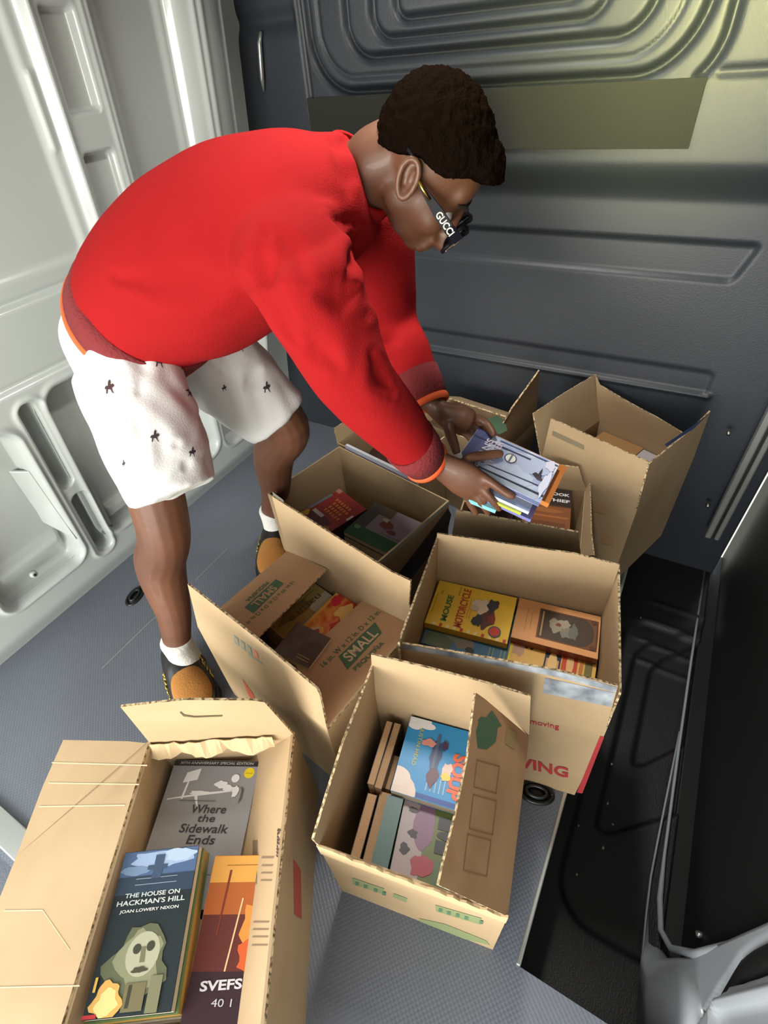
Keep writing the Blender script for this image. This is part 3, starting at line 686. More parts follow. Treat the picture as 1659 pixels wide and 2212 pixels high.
m.text('SOUP', .62, .56, .14, .56, (218, 92, 44), bold=.05); m.text('ADVENTURE', .48, .72, .13, .92, (218, 92, 44), bold=.05); m.text('OF', .5, .86, .1, .3, (218, 92, 44), bold=.05)
m.text('JUSTIN HEAD', .38, .14, .05, .50, (200, 190, 60)); m.lines(.70, .88, .30, .46, 5, (150, 180, 200))
# stack_under(m, 5, .03, ZB, plain((36, 60, 88)), 'closed book beneath the bright blue comic cover book', 'books under the bright blue book')
mp_ = put('magazine sized book with pink animal and green panels under the blue comic book', [(840, 1888), (1000, 1935), (876, 1712)], 0.227, 0.16, 0.16, .012, plain((96, 112, 66)), box=bb)
mp_.art([(rct(0, 0, 1, 1), (104, 120, 68)), (rct(0, 0, .28, 1), (176, 164, 168)), (blob(.22, .80, .12, .14, 3), (142, 104, 140)), (blob(.26, .52, .11, .24, 5, amp=.1), (138, 106, 136)), (blob(.12, .62, .06, .03, 4), (60, 54, 62)), (blob(.16, .4, .05, .04, 6), (60, 54, 62)), (blob(.10, .25, .05, .05, 7), (60, 54, 62)),
         (blob(.30, .14, .12, .10, 8), (170, 70, 88)), (rct(.40, .72, .95, .82), (44, 48, 54)), (rct(.40, .50, .95, .62), (44, 48, 54)), (rct(.40, .28, .95, .40), (44, 48, 54)), (ell(.6, .45, .2, .05), (44, 48, 54)), (rct(.42, .0, 1, .22), (92, 118, 92)), (rct(.55, .05, .75, .2), (120, 140, 100))])
stack_under(mp_, 5, .034, ZB, plain((66, 74, 60)), 'closed book beneath the pink animal book', 'books under the pink animal book')
tl = put('narrow teal book lying left of the pink animal book', [(800, 1868), (838, 1880), (832, 1712)], 0.24, 0.028, 0.107, .035, plain((84, 116, 116)), hard=True, box=bb)
stack_under(tl, 4, .04, ZB, plain((70, 96, 96)), 'closed book beneath the narrow teal book', 'books under the narrow teal book')
# books standing on their long edge along the left side, page blocks up
def upright(label, a, b, z, t, hh, cm, pages=None):
    A = at(a, z=z); B = at(b, z=z); d = (B-A); ln = d.length; d.normalize(); sd = Vector((-d.y, d.x, 0))
    # book whose fore edge faces up: cover plane is vertical
    return Book(label, A-Vector((0, 0, hh)), Vector((0, 0, 1)), d, hh, ln, t, cm, pages=pages)
M_pg2 = mat('aged_pages', (196, 160, 122), .85, bump=.5, bscale=400)
for i, (a, b, z, tt) in enumerate((((756, 1850), (795, 1712), .225, .017), ((783, 1858), (822, 1708), .215, .021), ((793, 1692), (835, 1556), .235, .013), ((808, 1700), (852, 1560), .228, .014), ((828, 1702), (850, 1630), .20, .012))):
    lab = ['paperback on its spine with tan page edges, nearest the torn corner', 'thick paperback on its spine next to the teal book', 'thin paperback on its spine, leftmost in the far row', 'paperback on its spine between the thin one and the blue book', 'short paperback on its spine touching the blue comic cover book'][i]
    upright(lab, a, b, z, tt, z-ZB-.001, plain(((70, 50, 40), (96, 70, 54), (60, 50, 46), (90, 72, 60), (110, 80, 50))[i]), M_pg2)

# -- box D
n1 = put('white and gold book titled nature, under the red picture book', [(694, 1226), (556, 1338), (800, 1268)], 0.235, 0.155, 0.2, .014, plain((206, 196, 170)), box=bd)
n1.art([(rct(0, 0, 1, 1), (206, 198, 172)), (rct(0, 0, 1, .30), (196, 168, 104)), (rct(.38, 0, 1, .44), (186, 152, 84)), (rct(0, .44, 1, .47), (150, 170, 170)), (blob(.55, .25, .3, .1, 4), (150, 118, 66))])
n1.text('nature', .42, .30, .075, .62, (110, 84, 60)); n1.lines(.12, .7, .13, .18, 2, (120, 92, 50))
n2 = put('red and orange picture book lying across the nature book', [(744, 1262), (642, 1362), (850, 1312)], 0.2495, 0.165, 0.18, .014, cover_mat('flame_cover', [(.3, (150, 30, 28)), (.45, (206, 62, 36)), (.56, (226, 150, 70)), (.68, (200, 44, 40)), (.8, (232, 196, 140))], 14), sm=plain((150, 40, 50)), box=bd)
n2.art([(rct(.0, .0, 1, .05), (226, 170, 80)), (blob(.8, .35, .12, .16, 3), (196, 52, 36)), (blob(.45, .45, .18, .14, 5), (200, 60, 42)), (blob(.2, .3, .14, .1, 6), (236, 190, 110)), (blob(.65, .2, .1, .08, 7), (232, 180, 90)), (blob(.12, .10, .08, .08, 8), (214, 44, 66)), (blob(.78, .6, .1, .1, 9), (240, 214, 170))])
stack_under(n1, 5, .035, ZB, plain((110, 90, 70)), 'closed book beneath the nature book', 'books under the nature book')
n3 = put('dark brown book with gold script, left of the red picture book', [(592, 1405), (655, 1438), (620, 1330)], 0.2875, 0.09, 0.08, .02, cover_mat('dark_photo_cover', [(.3, (46, 38, 34)), (.5, (84, 72, 62)), (.7, (56, 46, 42))], 12), box=bd)
n3.lines(.55, .9, .12, .2, 2, (190, 160, 90))
# stack_under(n3, 4, .04, ZB, plain((60, 54, 50)), 'closed book beneath the dark brown gold script book', 'books under the dark brown book')
n4 = put('pale grey and white book with a red strip, nearest the bright flap', [(640, 1460), (700, 1440), (650, 1385)], 0.2655, 0.07, 0.1, .015, plain((150, 150, 146)), box=bd)
n4.art([(rct(0, 0, 1, 1), (132, 134, 130)), (rct(.5, 0, 1, 1), (196, 186, 176)), (rct(0, .86, 1, .96), (150, 56, 46)), (blob(.3, .5, .2, .2, 3), (96, 100, 98))])
# stack_under(n4, 4, .04, ZB, plain((120, 118, 110)), 'closed book beneath the pale grey and white book', 'books under the pale grey book')

# -- box E
r1 = put('red book with orange lettering and a white sticker', [(792, 1100), (714, 1042), (722, 1168)], 0.225, 0.13, 0.155, .02, cover_mat('red_book_cover', [(.35, (150, 44, 46)), (.6, (168, 52, 46))], 5), sm=plain((70, 40, 50)), box=be)
r1.art([(rct(0, .0, 1, 1), (156, 48, 46)), (blob(.5, .80, .4, .14, 4), (100, 44, 50)), (blob(.15, .86, .1, .06, 5), (170, 124, 60)), (blob(.9, .86, .08, .10, 6), (196, 168, 60)), (rct(.92, .2, 1, .75), (120, 128, 140)), (rct(.5, .66, .85, .74), (206, 190, 186)), (rct(.0, .3, .06, .45), (220, 206, 200)), (rct(.85, 0, 1, .10), (190, 130, 110))])
for i, (x, ww) in enumerate(((.5, .55), (.48, .62), (.5, .5), (.46, .6))):
    r1.art([(rct(x-ww/2+.09*j, .20+.105*i, x-ww/2+.09*j+.06, .27+.105*i), (216, 120, 52)) for j in range(int(ww/.09))], 'block_lettering', .0012)
stack_under(r1, 5, .034, ZB, plain((60, 44, 50)), 'closed book beneath the red orange lettered book', 'books under the red book')
r2 = put('green and grey pink book with a small red brown bird, beside the red book', [(742, 1148), (858, 1206), (812, 1084)], 0.22, 0.165, 0.145, .016, plain((60, 84, 58)), box=be)
r2.art([(rct(0, 0, 1, 1), (136, 120, 130)), (rct(0, 0, 1, .30), (44, 84, 48)), (ell(.12, .26, .06, .06), (104, 140, 96)), (rct(0, .30, .25, 1), (70, 66, 60)), (rct(.25, .75, .5, 1), (90, 74, 62)), (blob(.52, .58, .13, .12, 3), (116, 56, 44)), (blob(.70, .46, .09, .05, 5), (110, 50, 42)), (rct(.55, .34, .95, .37), (110, 104, 120)), (blob(.45, .68, .06, .05, 6), (190, 170, 160))])
stack_under(r2, 5, .034, ZB, plain((58, 66, 56)), 'closed book beneath the green and grey pink book', 'books under the green pink book')

# -- box F
t1 = put('dark brown book with white OK and EF lettering', [(1126, 1130), (1230, 1146), (1150, 1034)], 0.282, 0.118, 0.17, .024, plain((70, 44, 32)), sm=plain((30, 26, 26)), box=bf)
t1.art([(rct(0, 0, 1, 1), (70, 50, 40)), (rct(0, 0, 1, .56), (128, 74, 42)), (rct(.1, .02, .9, .2), (104, 60, 36)), (rct(.2, .30, .95, .34), (160, 96, 54)), (blob(.5, .45, .3, .06, 4), (150, 92, 50)), (rct(0, .60, 1, 1), (44, 34, 34))])
t1.text('THE BOOK', .55, .86, .07, .80, (214, 216, 220), bold=.03); t1.text('THIEF', .72, .71, .07, .48, (214, 216, 220), bold=.03)
stack_under(t1, 5, .036, ZB, plain((58, 50, 50)), 'closed book beneath the dark brown OK EF book', 'books under the dark brown OK EF book')
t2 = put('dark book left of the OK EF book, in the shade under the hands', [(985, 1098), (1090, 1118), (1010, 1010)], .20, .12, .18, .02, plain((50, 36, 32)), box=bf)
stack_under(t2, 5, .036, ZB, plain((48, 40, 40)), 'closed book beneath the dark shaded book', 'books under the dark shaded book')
# -- box G: brown wrapped books and a white one
g1 = put('tan book block with brown edges in the far corner box', [(1280, 950), (1362, 985), (1270, 918)], 0.275, 0.13, 0.08, .04, plain((166, 128, 84)), sm=plain((140, 100, 58)), pages=M_pg2, box=bg_)
stack_under(g1, 4, .045, ZB, plain((120, 92, 62)), 'closed book beneath the tan book block', 'books under the tan book block')
g2 = put('small white and tan book beside the tan block in the far corner box', [(1366, 985), (1402, 1002), (1388, 950)], 0.27, 0.06, 0.09, .03, plain((190, 184, 190)), sm=plain((168, 132, 90)), pages=M_pg2, box=bg_)
stack_under(g2, 4, .045, ZB, plain((130, 110, 80)), 'closed book beneath the small white and tan book', 'books under the white and tan book')
# -- box H: a large thin book standing along the near side, dark books behind
A_ = at((750, 958), z=.315); B_ = at((904, 1032), z=.315); d_ = (B_-A_)
Book('thin white and blue edged book standing on its side behind the red book box', A_-Vector((0, 0, .22)), Vector((0, 0, 1)), d_, .22, d_.length, .010, plain((176, 178, 200)), pages=mat('white_pages', (214, 214, 216), .6))
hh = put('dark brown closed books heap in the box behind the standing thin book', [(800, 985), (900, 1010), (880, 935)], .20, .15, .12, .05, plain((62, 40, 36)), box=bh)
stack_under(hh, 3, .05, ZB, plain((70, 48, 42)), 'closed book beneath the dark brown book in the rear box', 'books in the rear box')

# -- box A
k1 = put('grey poetry book with black title lettering Where the Sidewalk Ends', [(290, 1870), (488, 1876), (342, 1640)], 0.225, 0.166, 0.225, .028, plain((140, 140, 142)), sm=plain((128, 128, 130)), hard=True, box=ba, ul=True)
G_ = (146, 146, 150)
k1.art([(rct(0, 0, 1, 1), G_), (rct(0, .955, 1, 1), (40, 40, 42)), (ell(.90, .905, .058, .042, 24), (232, 208, 40)), (rct(.05, .05, .25, .085), (176, 60, 56))]
       + [([(.05, .69), (.12, .70), (.50, .735), (.80, .765), (.80, .775), (.45, .75), (.05, .70)], (232, 232, 236)), ([(.20, .70), (.225, .70), (.245, .84), (.225, .84)], (232, 232, 236)), ([(.17, .82), (.33, .845), (.34, .935), (.19, .90)], (232, 232, 236)),
          (blob(.40, .745, .12, .018, 3), (232, 232, 236)), ([(.34, .735), (.38, .73), (.41, .66), (.43, .64), (.40, .655), (.36, .70)], (232, 232, 236)), (ell(.76, .86, .045, .032), (232, 232, 236)), (blob(.62, .81, .07, .03, 6), (232, 232, 236)), (blob(.70, .785, .06, .025, 7), (232, 232, 236)),
             (blob(.79, .76, .035, .045, 8), (232, 232, 236)), ([(.84, .80), (.88, .78), (.88, .71), (.85, .67), (.86, .72), (.86, .77)], (80, 80, 82)), (rct(.2, .685, .6, .69), (90, 90, 92))])
for t_, y_, ww in (('Where', .63, .38), ('the', .565, .19), ('Sidewalk', .495, .52), ('Ends', .42, .30)):
    k1.text(t_, .55, y_, .060 if t_ != 'the' else .052, ww, (46, 44, 48), shear=.12, bold=.012)
k1.text('30TH ANNIVERSARY SPECIAL EDITION', .5, .977, .020, .86, (210, 210, 212), shear=.2)
k1.lines(.36, .74, .20, .215, 1, (110, 90, 90), .5); k1.lines(.86, .94, .90, .91, 1, (120, 100, 30), .4)
stack_under(k1, 5, .035, ZB, plain((90, 90, 94)), 'closed book beneath the grey poetry book', 'books under the grey poetry book', cut=.05)
k2_ = put('pale blue and green book with a letter E, right of the grey poetry book', [(496, 1876), (560, 1880), (524, 1700)], .215, .055, .18, .02, plain((150, 178, 186)), box=ba)
k2_.art([(rct(0, 0, 1, 1), (150, 180, 190)), (rct(0, .86, 1, 1), (210, 224, 226)), (blob(.2, .16, .3, .16, 3), (130, 136, 80)), (blob(.12, .04, .16, .05, 5), (206, 206, 200)), (rct(.06, .47, .22, .66), (170, 180, 130))])
k2_.text('E', .14, .565, .11, .10, (90, 120, 80), bold=.04)
stack_under(k2_, 5, .038, ZB, plain((120, 140, 148)), 'closed book beneath the pale blue and green book', 'books under the pale blue book')
k6 = put('white topped book behind the pale blue one in the slotted box', [(524, 1690), (560, 1690), (530, 1640)], .20, .09, .06, .02, plain((214, 220, 224)), box=ba)
stack_under(k6, 4, .045, ZB, plain((160, 160, 160)), 'closed book beneath the white topped book', 'books under the white topped book')
k3 = put('dark paperback with white lettering The House on Hackman\'s Hill', [(176, 2206), (366, 2186), (253, 1880)], .285, .118, .190, .016, cover_mat('night_sky_cover', [(.3, (22, 34, 40)), (.5, (40, 56, 66)), (.7, (24, 32, 34))], 10, .25), sm=plain((188, 140, 66)))
k3.art([(rct(0, 0, 1, 1), (30, 40, 44)), (rct(0, .82, 1, 1), (74, 98, 134)), (blob(.5, .93, .40, .06, 3), (150, 172, 204)), (blob(.75, .95, .2, .05, 4), (170, 190, 214)), (rct(0, .70, 1, .82), (44, 60, 78)), (blob(.2, .86, .2, .03, 14), (112, 136, 168)), (rct(.36, .86, .62, .89), (60, 78, 104)), (rct(.44, .80, .56, .96), (60, 78, 104)),
        (blob(.50, .28, .36, .20, 5), (92, 96, 70)), (blob(.52, .30, .26, .17, 6), (132, 134, 104)), (ell(.54, .33, .20, .13), (168, 168, 142)), (ell(.46, .36, .05, .03), (60, 62, 48)), (ell(.62, .37, .05, .03), (60, 62, 48)), ([(.51, .37), (.56, .37), (.58, .28), (.52, .28)], (110, 110, 84)), (blob(.54, .24, .09, .018, 9), (70, 66, 50)),
        (rct(.42, .02, .66, .17), (112, 104, 74)), (rct(.70, .0, .84, .2), (120, 120, 90)), (rct(.46, .04, .50, .16), (60, 56, 40)),
        (blob(.24, .09, .17, .10, 10), (206, 160, 84)), (blob(.24, .08, .12, .07, 11), (232, 200, 130)), (rct(.0, .0, .16, .025), (176, 40, 44)), (rct(.05, .14, .08, .22), (214, 170, 70))])
k3.text('THE HOUSE ON', .50, .695, .030, .70, (196, 204, 200), bold=.02); k3.text("HACKMAN'S HILL", .50, .648, .034, .86, (196, 204, 200), bold=.02)
k3.text('JOAN LOWERY NIXON', .50, .592, .026, .74, (206, 208, 204), bold=.02); k3.lines(.24, .78, .76, .80, 2, (150, 164, 180), .2)
k3b = put('tan and green spined paperback right beneath the Hackman\'s Hill paperback', [(182, 2215), (392, 2190), (258, 1885)], .268, .125, .192, .03, plain((90, 110, 60)), sm=plain((196, 150, 70)), pages=mat('gold_green_edge', (188, 140, 70), .5, stops=[(.4, (96, 120, 70)), (.55, (196, 148, 70)), (.7, (206, 160, 90))], vscale=9))
stack_under(k3b, 6, .036, ZB, plain((110, 100, 70)), 'closed book beneath the Hackman\'s Hill stack', 'books under the Hackman\'s Hill stack', far=.085)
k5 = put('orange and dark red book with upside down white letters, right of the Hackman\'s Hill stack', [(385, 2230), (560, 2230), (443, 1878)], .255, .118, .20, .02, cover_mat('sunset_cover', [(.3, (56, 26, 34)), (.48, (120, 50, 30)), (.6, (214, 130, 50)), (.75, (230, 170, 80))], 6, stretch=(1, 1, 1)))
k5.art([(rct(0, .0, 1, .30), (52, 30, 38)), (rct(0, .30, 1, .62), (96, 42, 36)), (rct(0, .62, 1, .82), (172, 92, 40)), (rct(0, .82, 1, 1), (218, 158, 74)), (blob(.75, .55, .25, .15, 3), (226, 140, 64)), (blob(.72, .38, .2, .1, 4), (204, 92, 44)), ([(.40, .30), (.42, .30), (.50, .72), (.48, .72)], (230, 190, 140)), ([(.25, .9), (.28, .9), (.24, .5), (.22, .5)], (120, 50, 30))])
k5.text('SVEFS', .40, .23, .055, .50, (204, 198, 200), dx=(1, .05), bold=.03); k5.text('40 1', .44, .14, .04, .24, (190, 186, 190)); k5.lines(.2, .9, .93, .95, 1, (150, 96, 40), .5)
stack_under(k5, 6, .036, ZB, plain((80, 50, 50)), 'closed book beneath the orange and dark red book', 'books under the orange and dark red book', far=.08)

# ------------------------------------------------------------------ person
def cr(P, t):
    """Catmull-Rom through list of tuples"""
    n = len(P)-1; i = min(int(t), n-1); f = t-i
    a, b, c2, d = P[max(i-1, 0)], P[i], P[i+1], P[min(i+2, n)]
    return [0.5*((2*b[k])+(-a[k]+c2[k])*f+(2*a[k]-5*b[k]+4*c2[k]-d[k])*f*f+(-a[k]+3*b[k]-3*c2[k]+d[k])*f**3) for k in range(len(a))]
class Soft:
    """overlapping closed tubes and ellipsoids fused into one continuous surface"""
    def __init__(s): s.v = []; s.f = []
    def loft(s, st, side=None, n=20, sub=6, cap=.6):
        """st: (x,y,z,a,b); a = half width along side, b = half width across it"""
        side = Vector(side) if side is not None else Vector((1, 0, 0)); pts = []
        for i in range((len(st)-1)*sub+1): pts.append(cr(st, i/sub))
        P = [Vector(p[:3]) for p in pts]; A = [p[3] for p in pts]; B = [p[4] for p in pts]
        T = [(P[min(i+1, len(P)-1)]-P[max(i-1, 0)]).normalized() for i in range(len(P))]
        rings = []
        for e_ in (0, 1):
            pass
        def ring(c, t, a, b):
            sd = (side-t*side.dot(t)).normalized(); w_ = t.cross(sd)
            return [c+sd*a*math.cos(2*PI*k/n)+w_*b*math.sin(2*PI*k/n) for k in range(n)]
        for fr in (1.0, .8, .45): rings.append(ring(P[0]-T[0]*min(A[0], B[0])*cap*fr, T[0], A[0]*math.sqrt(max(0, 1-fr*fr*.96)), B[0]*math.sqrt(max(0, 1-fr*fr*.96))))
        for p, t, a, b in zip(P, T, A, B): rings.append(ring(p, t, a, b))
        for fr in (.45, .8, 1.0): rings.append(ring(P[-1]+T[-1]*min(A[-1], B[-1])*cap*fr, T[-1], A[-1]*math.sqrt(max(0, 1-fr*fr*.96)), B[-1]*math.sqrt(max(0, 1-fr*fr*.96))))
        b0 = len(s.v)
        for r in rings: s.v += r
        for i in range(len(rings)-1):
            for k in range(n): k2 = (k+1) % n; s.f.append([b0+i*n+k, b0+i*n+k2, b0+(i+1)*n+k2, b0+(i+1)*n+k])
        s.f.append([b0+k for k in range(n)][::-1]); s.f.append([b0+(len(rings)-1)*n+k for k in range(n)])
        return s
    def ell(s, c, X, Y, Z_, nu=20, nv=12):
        c = Vector(c); b0 = len(s.v)
        for j in range(1, nv):
            th = PI*j/nv
            for i in range(nu): ph = 2*PI*i/nu; s.v.append(c+X*math.sin(th)*math.cos(ph)+Y*math.sin(th)*math.sin(ph)+Z_*math.cos(th))
        t0 = len(s.v); s.v += [c+Z_, c-Z_]
        for j in range(nv-2):
            for i in range(nu): i2 = (i+1) % nu; s.f.append([b0+j*nu+i, b0+(j+1)*nu+i, b0+(j+1)*nu+i2, b0+j*nu+i2])
        for i in range(nu): i2 = (i+1) % nu; s.f.append([t0, b0+i, b0+i2]); s.f.append([t0+1, b0+(nv-2)*nu+i2, b0+(nv-2)*nu+i])
        return s
    def fuse(s, voxel, smooth=6, sf=.5):
        me = bpy.data.meshes.new('t'); me.from_pydata([tuple(v) for v in s.v], [], s.f); me.update()
        bm = bmesh.new(); bm.from_mesh(me); bmesh.ops.recalc_face_normals(bm, faces=bm.faces); bm.to_mesh(me); bm.free()
        o = bpy.data.objects.new('t', me); COL.objects.link(o)
        r = o.modifiers.new('r', 'REMESH'); r.mode = 'VOXEL'; r.voxel_size = voxel
        if smooth: q = o.modifiers.new('s', 'SMOOTH'); q.iterations = smooth; q.factor = sf
        dg = bpy.context.evaluated_depsgraph_get(); dg.update()
        m2 = bpy.data.meshes.new_from_object(o.evaluated_get(dg)); bpy.data.objects.remove(o)
        return m2
def npco(me): a = np.zeros(len(me.vertices)*3); me.vertices.foreach_get('co', a); return a.reshape(-1, 3)
def npno(me):
    a = np.zeros(len(me.vertices)*3); me.vertices.foreach_get('normal', a); return a.reshape(-1, 3)
def setco(me, a): me.vertices.foreach_set('co', a.ravel()); me.update()
def bvh(me):
    return BVHTree.FromPolygons([v.co.copy() for v in me.vertices], [tuple(p.vertices) for p in me.polygons])
def hit(tree, px):
    d = ray(px).normalized(); r = tree.ray_cast(CAM, d); return r[0], r[1]
def crease(me, tree, pxs, depth, width, ridge=0.0):
    co = npco(me); no = npno(me); P = []
    for p in pxs:
        h_, _ = hit(tree, p)
        if h_ is not None: P.append(np.array(h_))
    if len(P) < 2: return
    best = np.full(len(co), 9.0); 
    for i, (a, b) in enumerate(zip(P[:-1], P[1:])):
        d = b-a; L2 = max(d @ d, 1e-9); t = np.clip(((co-a) @ d)/L2, 0, 1); dist = np.linalg.norm(co-(a+t[:, None]*d), axis=1)
        taper = 1.0
        tt = (i+t)/(len(P)-1); dist = dist/np.maximum(.35, np.sin(PI*np.clip(tt, .06, .94)))
        best = np.minimum(best, dist)
    disp = -depth*np.exp(-(best/width)**2)+ridge*np.exp(-((best-width*1.9)/(width*.9))**2)
    setco(me, co+no*disp[:, None])
def relax(me, n):
    bm = bmesh.new(); bm.from_mesh(me)
    for _ in range(n): bmesh.ops.smooth_vert(bm, verts=bm.verts, factor=.5, use_axis_x=True, use_axis_y=True, use_axis_z=True)
    bm.to_mesh(me); bm.free(); me.update()
def wrinkle(me, sc, amp, seed=0, stretch=(1, 1, 1)):
    co = npco(me); no = npno(me); off = Vector((seed*3.1, seed*1.7, 0))
    d = np.array([noise.noise(Vector((c[0]*sc*stretch[0], c[1]*sc*stretch[1], c[2]*sc*stretch[2]))+off) for c in co])
    setco(me, co+no*(d*amp)[:, None])

person = empty('person', (.6, .95, 0))
tag(person, 'person in red sweatshirt and white shorts bending over the boxes, holding a book', 'person')
LAT = Vector((.94, .34, 0)).normalized()
def skin_mat():
    M = mat('dark_brown_skin', (108, 70, 50), .5, var=(94, 60, 43), vscale=9, bump=.06, bscale=160, coat=.08)
    return M
SA, SB, SC_, SD = Vector((.862, .299, .607)), Vector((.856, .127, .565)), Vector((.738, .129, .558)), Vector((.744, .300, .600))   # corners of the held cover
SN = (SB-SC_).cross(SA-SB).normalized()
# --- head frame: F looks down towards the books, U is the crown, RT is the person's right (towards the camera)
th = math.radians(54); hd_ = Vector((.30, -.954, 0)).normalized()
Fv = hd_*math.cos(th)-Vector((0, 0, 1))*math.sin(th); Uv = hd_*math.sin(th)+Vector((0, 0, 1))*math.cos(th); Rv = Fv.cross(Uv)
HC = at((948, 318), x=.80)
def hp(f, u, r): return HC+Fv*f+Uv*u+Rv*r
skin = Soft()
skin.ell(hp(0, -.004, 0), Fv*.078, Rv*.070, Uv*.070, 28, 18)
skin.ell(hp(.034, -.045, 0), Fv*.054, Rv*.056, Uv*.066, 24, 14)       # face
skin.ell(hp(.040, -.086, 0), Fv*.044, Rv*.042, Uv*.030, 20, 12)       # jaw
skin.ell(hp(.070, -.105, 0), Fv*.016, Rv*.018, Uv*.013)               # chin
skin.ell(hp(.064, -.004, 0), Fv*.018, Rv*.052, Uv*.034)               # brow
for sg in (-1, 1):
    skin.ell(hp(.058, -.055, .032*sg), Fv*.026, Rv*.022, Uv*.024)     # cheek
    skin.ell(hp(.012, -.072, .038*sg), Fv*.026, Rv*.013, Uv*.026)       # jaw corner
    skin.ell(hp(.086, -.074, .012*sg), Fv*.011, Rv*.009, Uv*.008)     # nostril
skin.loft([tuple(hp(.080, -.018, 0))+(.009, .009), tuple(hp(.093, -.046, 0))+(.009, .010), tuple(hp(.106, -.072, 0))+(.013, .011)], Rv)
skin.ell(hp(.086, -.089, 0), Fv*.013, Rv*.022, Uv*.007); skin.ell(hp(.083, -.099, 0), Fv*.012, Rv*.020, Uv*.007)   # lips
NB = Vector((.775, .475, 1.055))
skin.loft([tuple(hp(-.025, -.035, 0))+(.046, .046), tuple(hp(-.040, -.080, 0))+(.046, .048), tuple(NB)+(.052, .052), tuple(NB+Vector((-.03, .07, -.02)))+(.07, .06)], LAT)
# torso inside the clothes, arms, legs
skin.loft([(.61, .90, .80, .11, .08), (.64, .80, .92, .11, .08), (.70, .62, 1.0, .12, .08), (.75, .50, 1.02, .10, .06)], LAT)
shN = Vector((.575, .46, .995)); elN = at((760, 815), x=.60); wrN = at((928, 990), z=.615)
shF = Vector((.885, .545, .985)); elF = at((842, 700), x=.90); wrF = at((930, 870), z=.66)
def limb(pts, side=(1, 0, 0)): skin.loft([tuple(p)+(a, b) for p, a, b in pts], side, 16)
limb([(shN+Vector((.03, .03, -.01)), .034, .034), (elN, .036, .036), (elN*.55+wrN*.45, .034, .032), (wrN, .025, .021)])
limb([(shF, .034, .034), (elF, .036, .036), (elF*.55+wrF*.45, .034, .032), (wrF, .025, .021)])
hipN = Vector((.515, .865, .80)); knN = Vector((.425, .835, .47)); anN = at((392, 1405), z=.105)
hipF = Vector((.70, .93, .80)); knF = Vector((.785, .76, .54)); anF = at((592, 1122), z=.115)
for hp_, kn, an in ((hipN, knN, anN), (hipF, knF, anF)):
    back = Vector((-.0, .028, 0))
    limb([(hp_+Vector((0, 0, -.03)), .060, .060), (hp_*.5+kn*.5, .060, .060), (kn, .054, .056), (kn*.72+an*.28+back, .054, .056), (kn*.35+an*.65+back*.3, .040, .042), (an+Vector((0, 0, .02)), .031, .035), (an-Vector((0, .02, .06)), .032, .036)])
# --- hands
def finger(P, r0, r1): skin.loft([tuple(p)+(r0+(r1-r0)*i/(len(P)-1),)*2 for i, p in enumerate(P)], (.3, .2, 1), 10, 4, .9)
z1 = .612
# near (right) hand on the near edge of the stack: back of the hand up, thumb over the cover, fingers curling under
FW = Vector(RM[2])
def fz(px, lift=.010):
    t_ = min(max((px[0]-986)/182.0, 0), 1.2); d0 = (SD-CAM).dot(FW); d1 = (SC_-CAM).dot(FW); line = 994.6+.503*(px[0]-986)
    return at(px, d=d0+(d1-d0)*t_-lift+max(0, px[1]-line)*.00055)
def over(px, lift): return on_plane(px, SA+SN*lift, SN)
kn0 = [fz((1040, 1028), .010), fz((1034, 1046), .012), fz((1024, 1062), .014), fz((1010, 1072), .016)]
pc = fz((1000, 1034), .022)
skin.loft([tuple(wrN)+(.024, .019), tuple(wrN*.6+pc*.4)+(.029, .018), tuple(pc)+(.038, .018), tuple((kn0[1]+kn0[2])*.5)+(.036, .014)], (kn0[0]-kn0[3]).normalized(), 18)
finger([kn0[0], fz((1064, 1044), .012), fz((1086, 1060), .010), fz((1106, 1072), .008)], .0102, .0082)
finger([kn0[1], fz((1052, 1066), .014), fz((1068, 1084), .010), fz((1078, 1098), .004)], .0104, .0082)
finger([kn0[2], fz((1036, 1080), .014), fz((1048, 1096), .008), fz((1054, 1106), .000)], .0100, .0080)
finger([kn0[3], fz((1016, 1088), .014), fz((1024, 1100), .008), fz((1028, 1108), .000)], .0092, .0074)
finger([pc+Vector((.0, .01, .006)), over((1012, 992), .014), over((1046, 984), .012), over((1080, 980), .010)], .0125, .0092)
# far (left) hand: index finger along the far edge, thumb pointing down
skin.loft([tuple(wrF)+(.024, .019), tuple(at((958, 893), z=.645))+(.030, .018), tuple(at((990, 905), z=.63))+(.038, .018), tuple(at((1012, 912), z=.622))+(.034, .014)], Vector((.2, .1, -1)), 18)
finger([at((1006, 900), z=.632), at((1030, 903), z=.626), over((1052, 916), .012), over((1066, 938), .010)], .0102, .0082)
finger([at((1010, 912), z=.612), at((1032, 922), z=.598), at((1048, 936), z=.594), at((1054, 948), z=.588)], .0100, .0078)
finger([at((1004, 920), z=.602), at((1022, 934), z=.588), at((1034, 948), z=.578), at((1040, 960), z=.572)], .0096, .0076)
finger([at((996, 922), z=.594), at((1008, 938), z=.582), at((1018, 950), z=.572), at((1022, 960), z=.566)], .0088, .0070)
finger([at((966, 908), z=.632), at((972, 934), z=.622), at((980, 956), z=.614), at((986, 976), z=.608)], .0130, .0090)
me = skin.fuse(.0040, 4, .5)
bm = bmesh.new(); bm.from_mesh(me); hv = [v for v in bm.verts if (v.co-HC).length < .15 and (v.co-HC).dot(Fv) < .082]
for _ in range(9): bmesh.ops.smooth_vert(bm, verts=hv, factor=.5, use_axis_x=True, use_axis_y=True, use_axis_z=True)
bm.to_mesh(me); bm.free(); me.update()
body = link('body', me, skin_mat(), person, True)
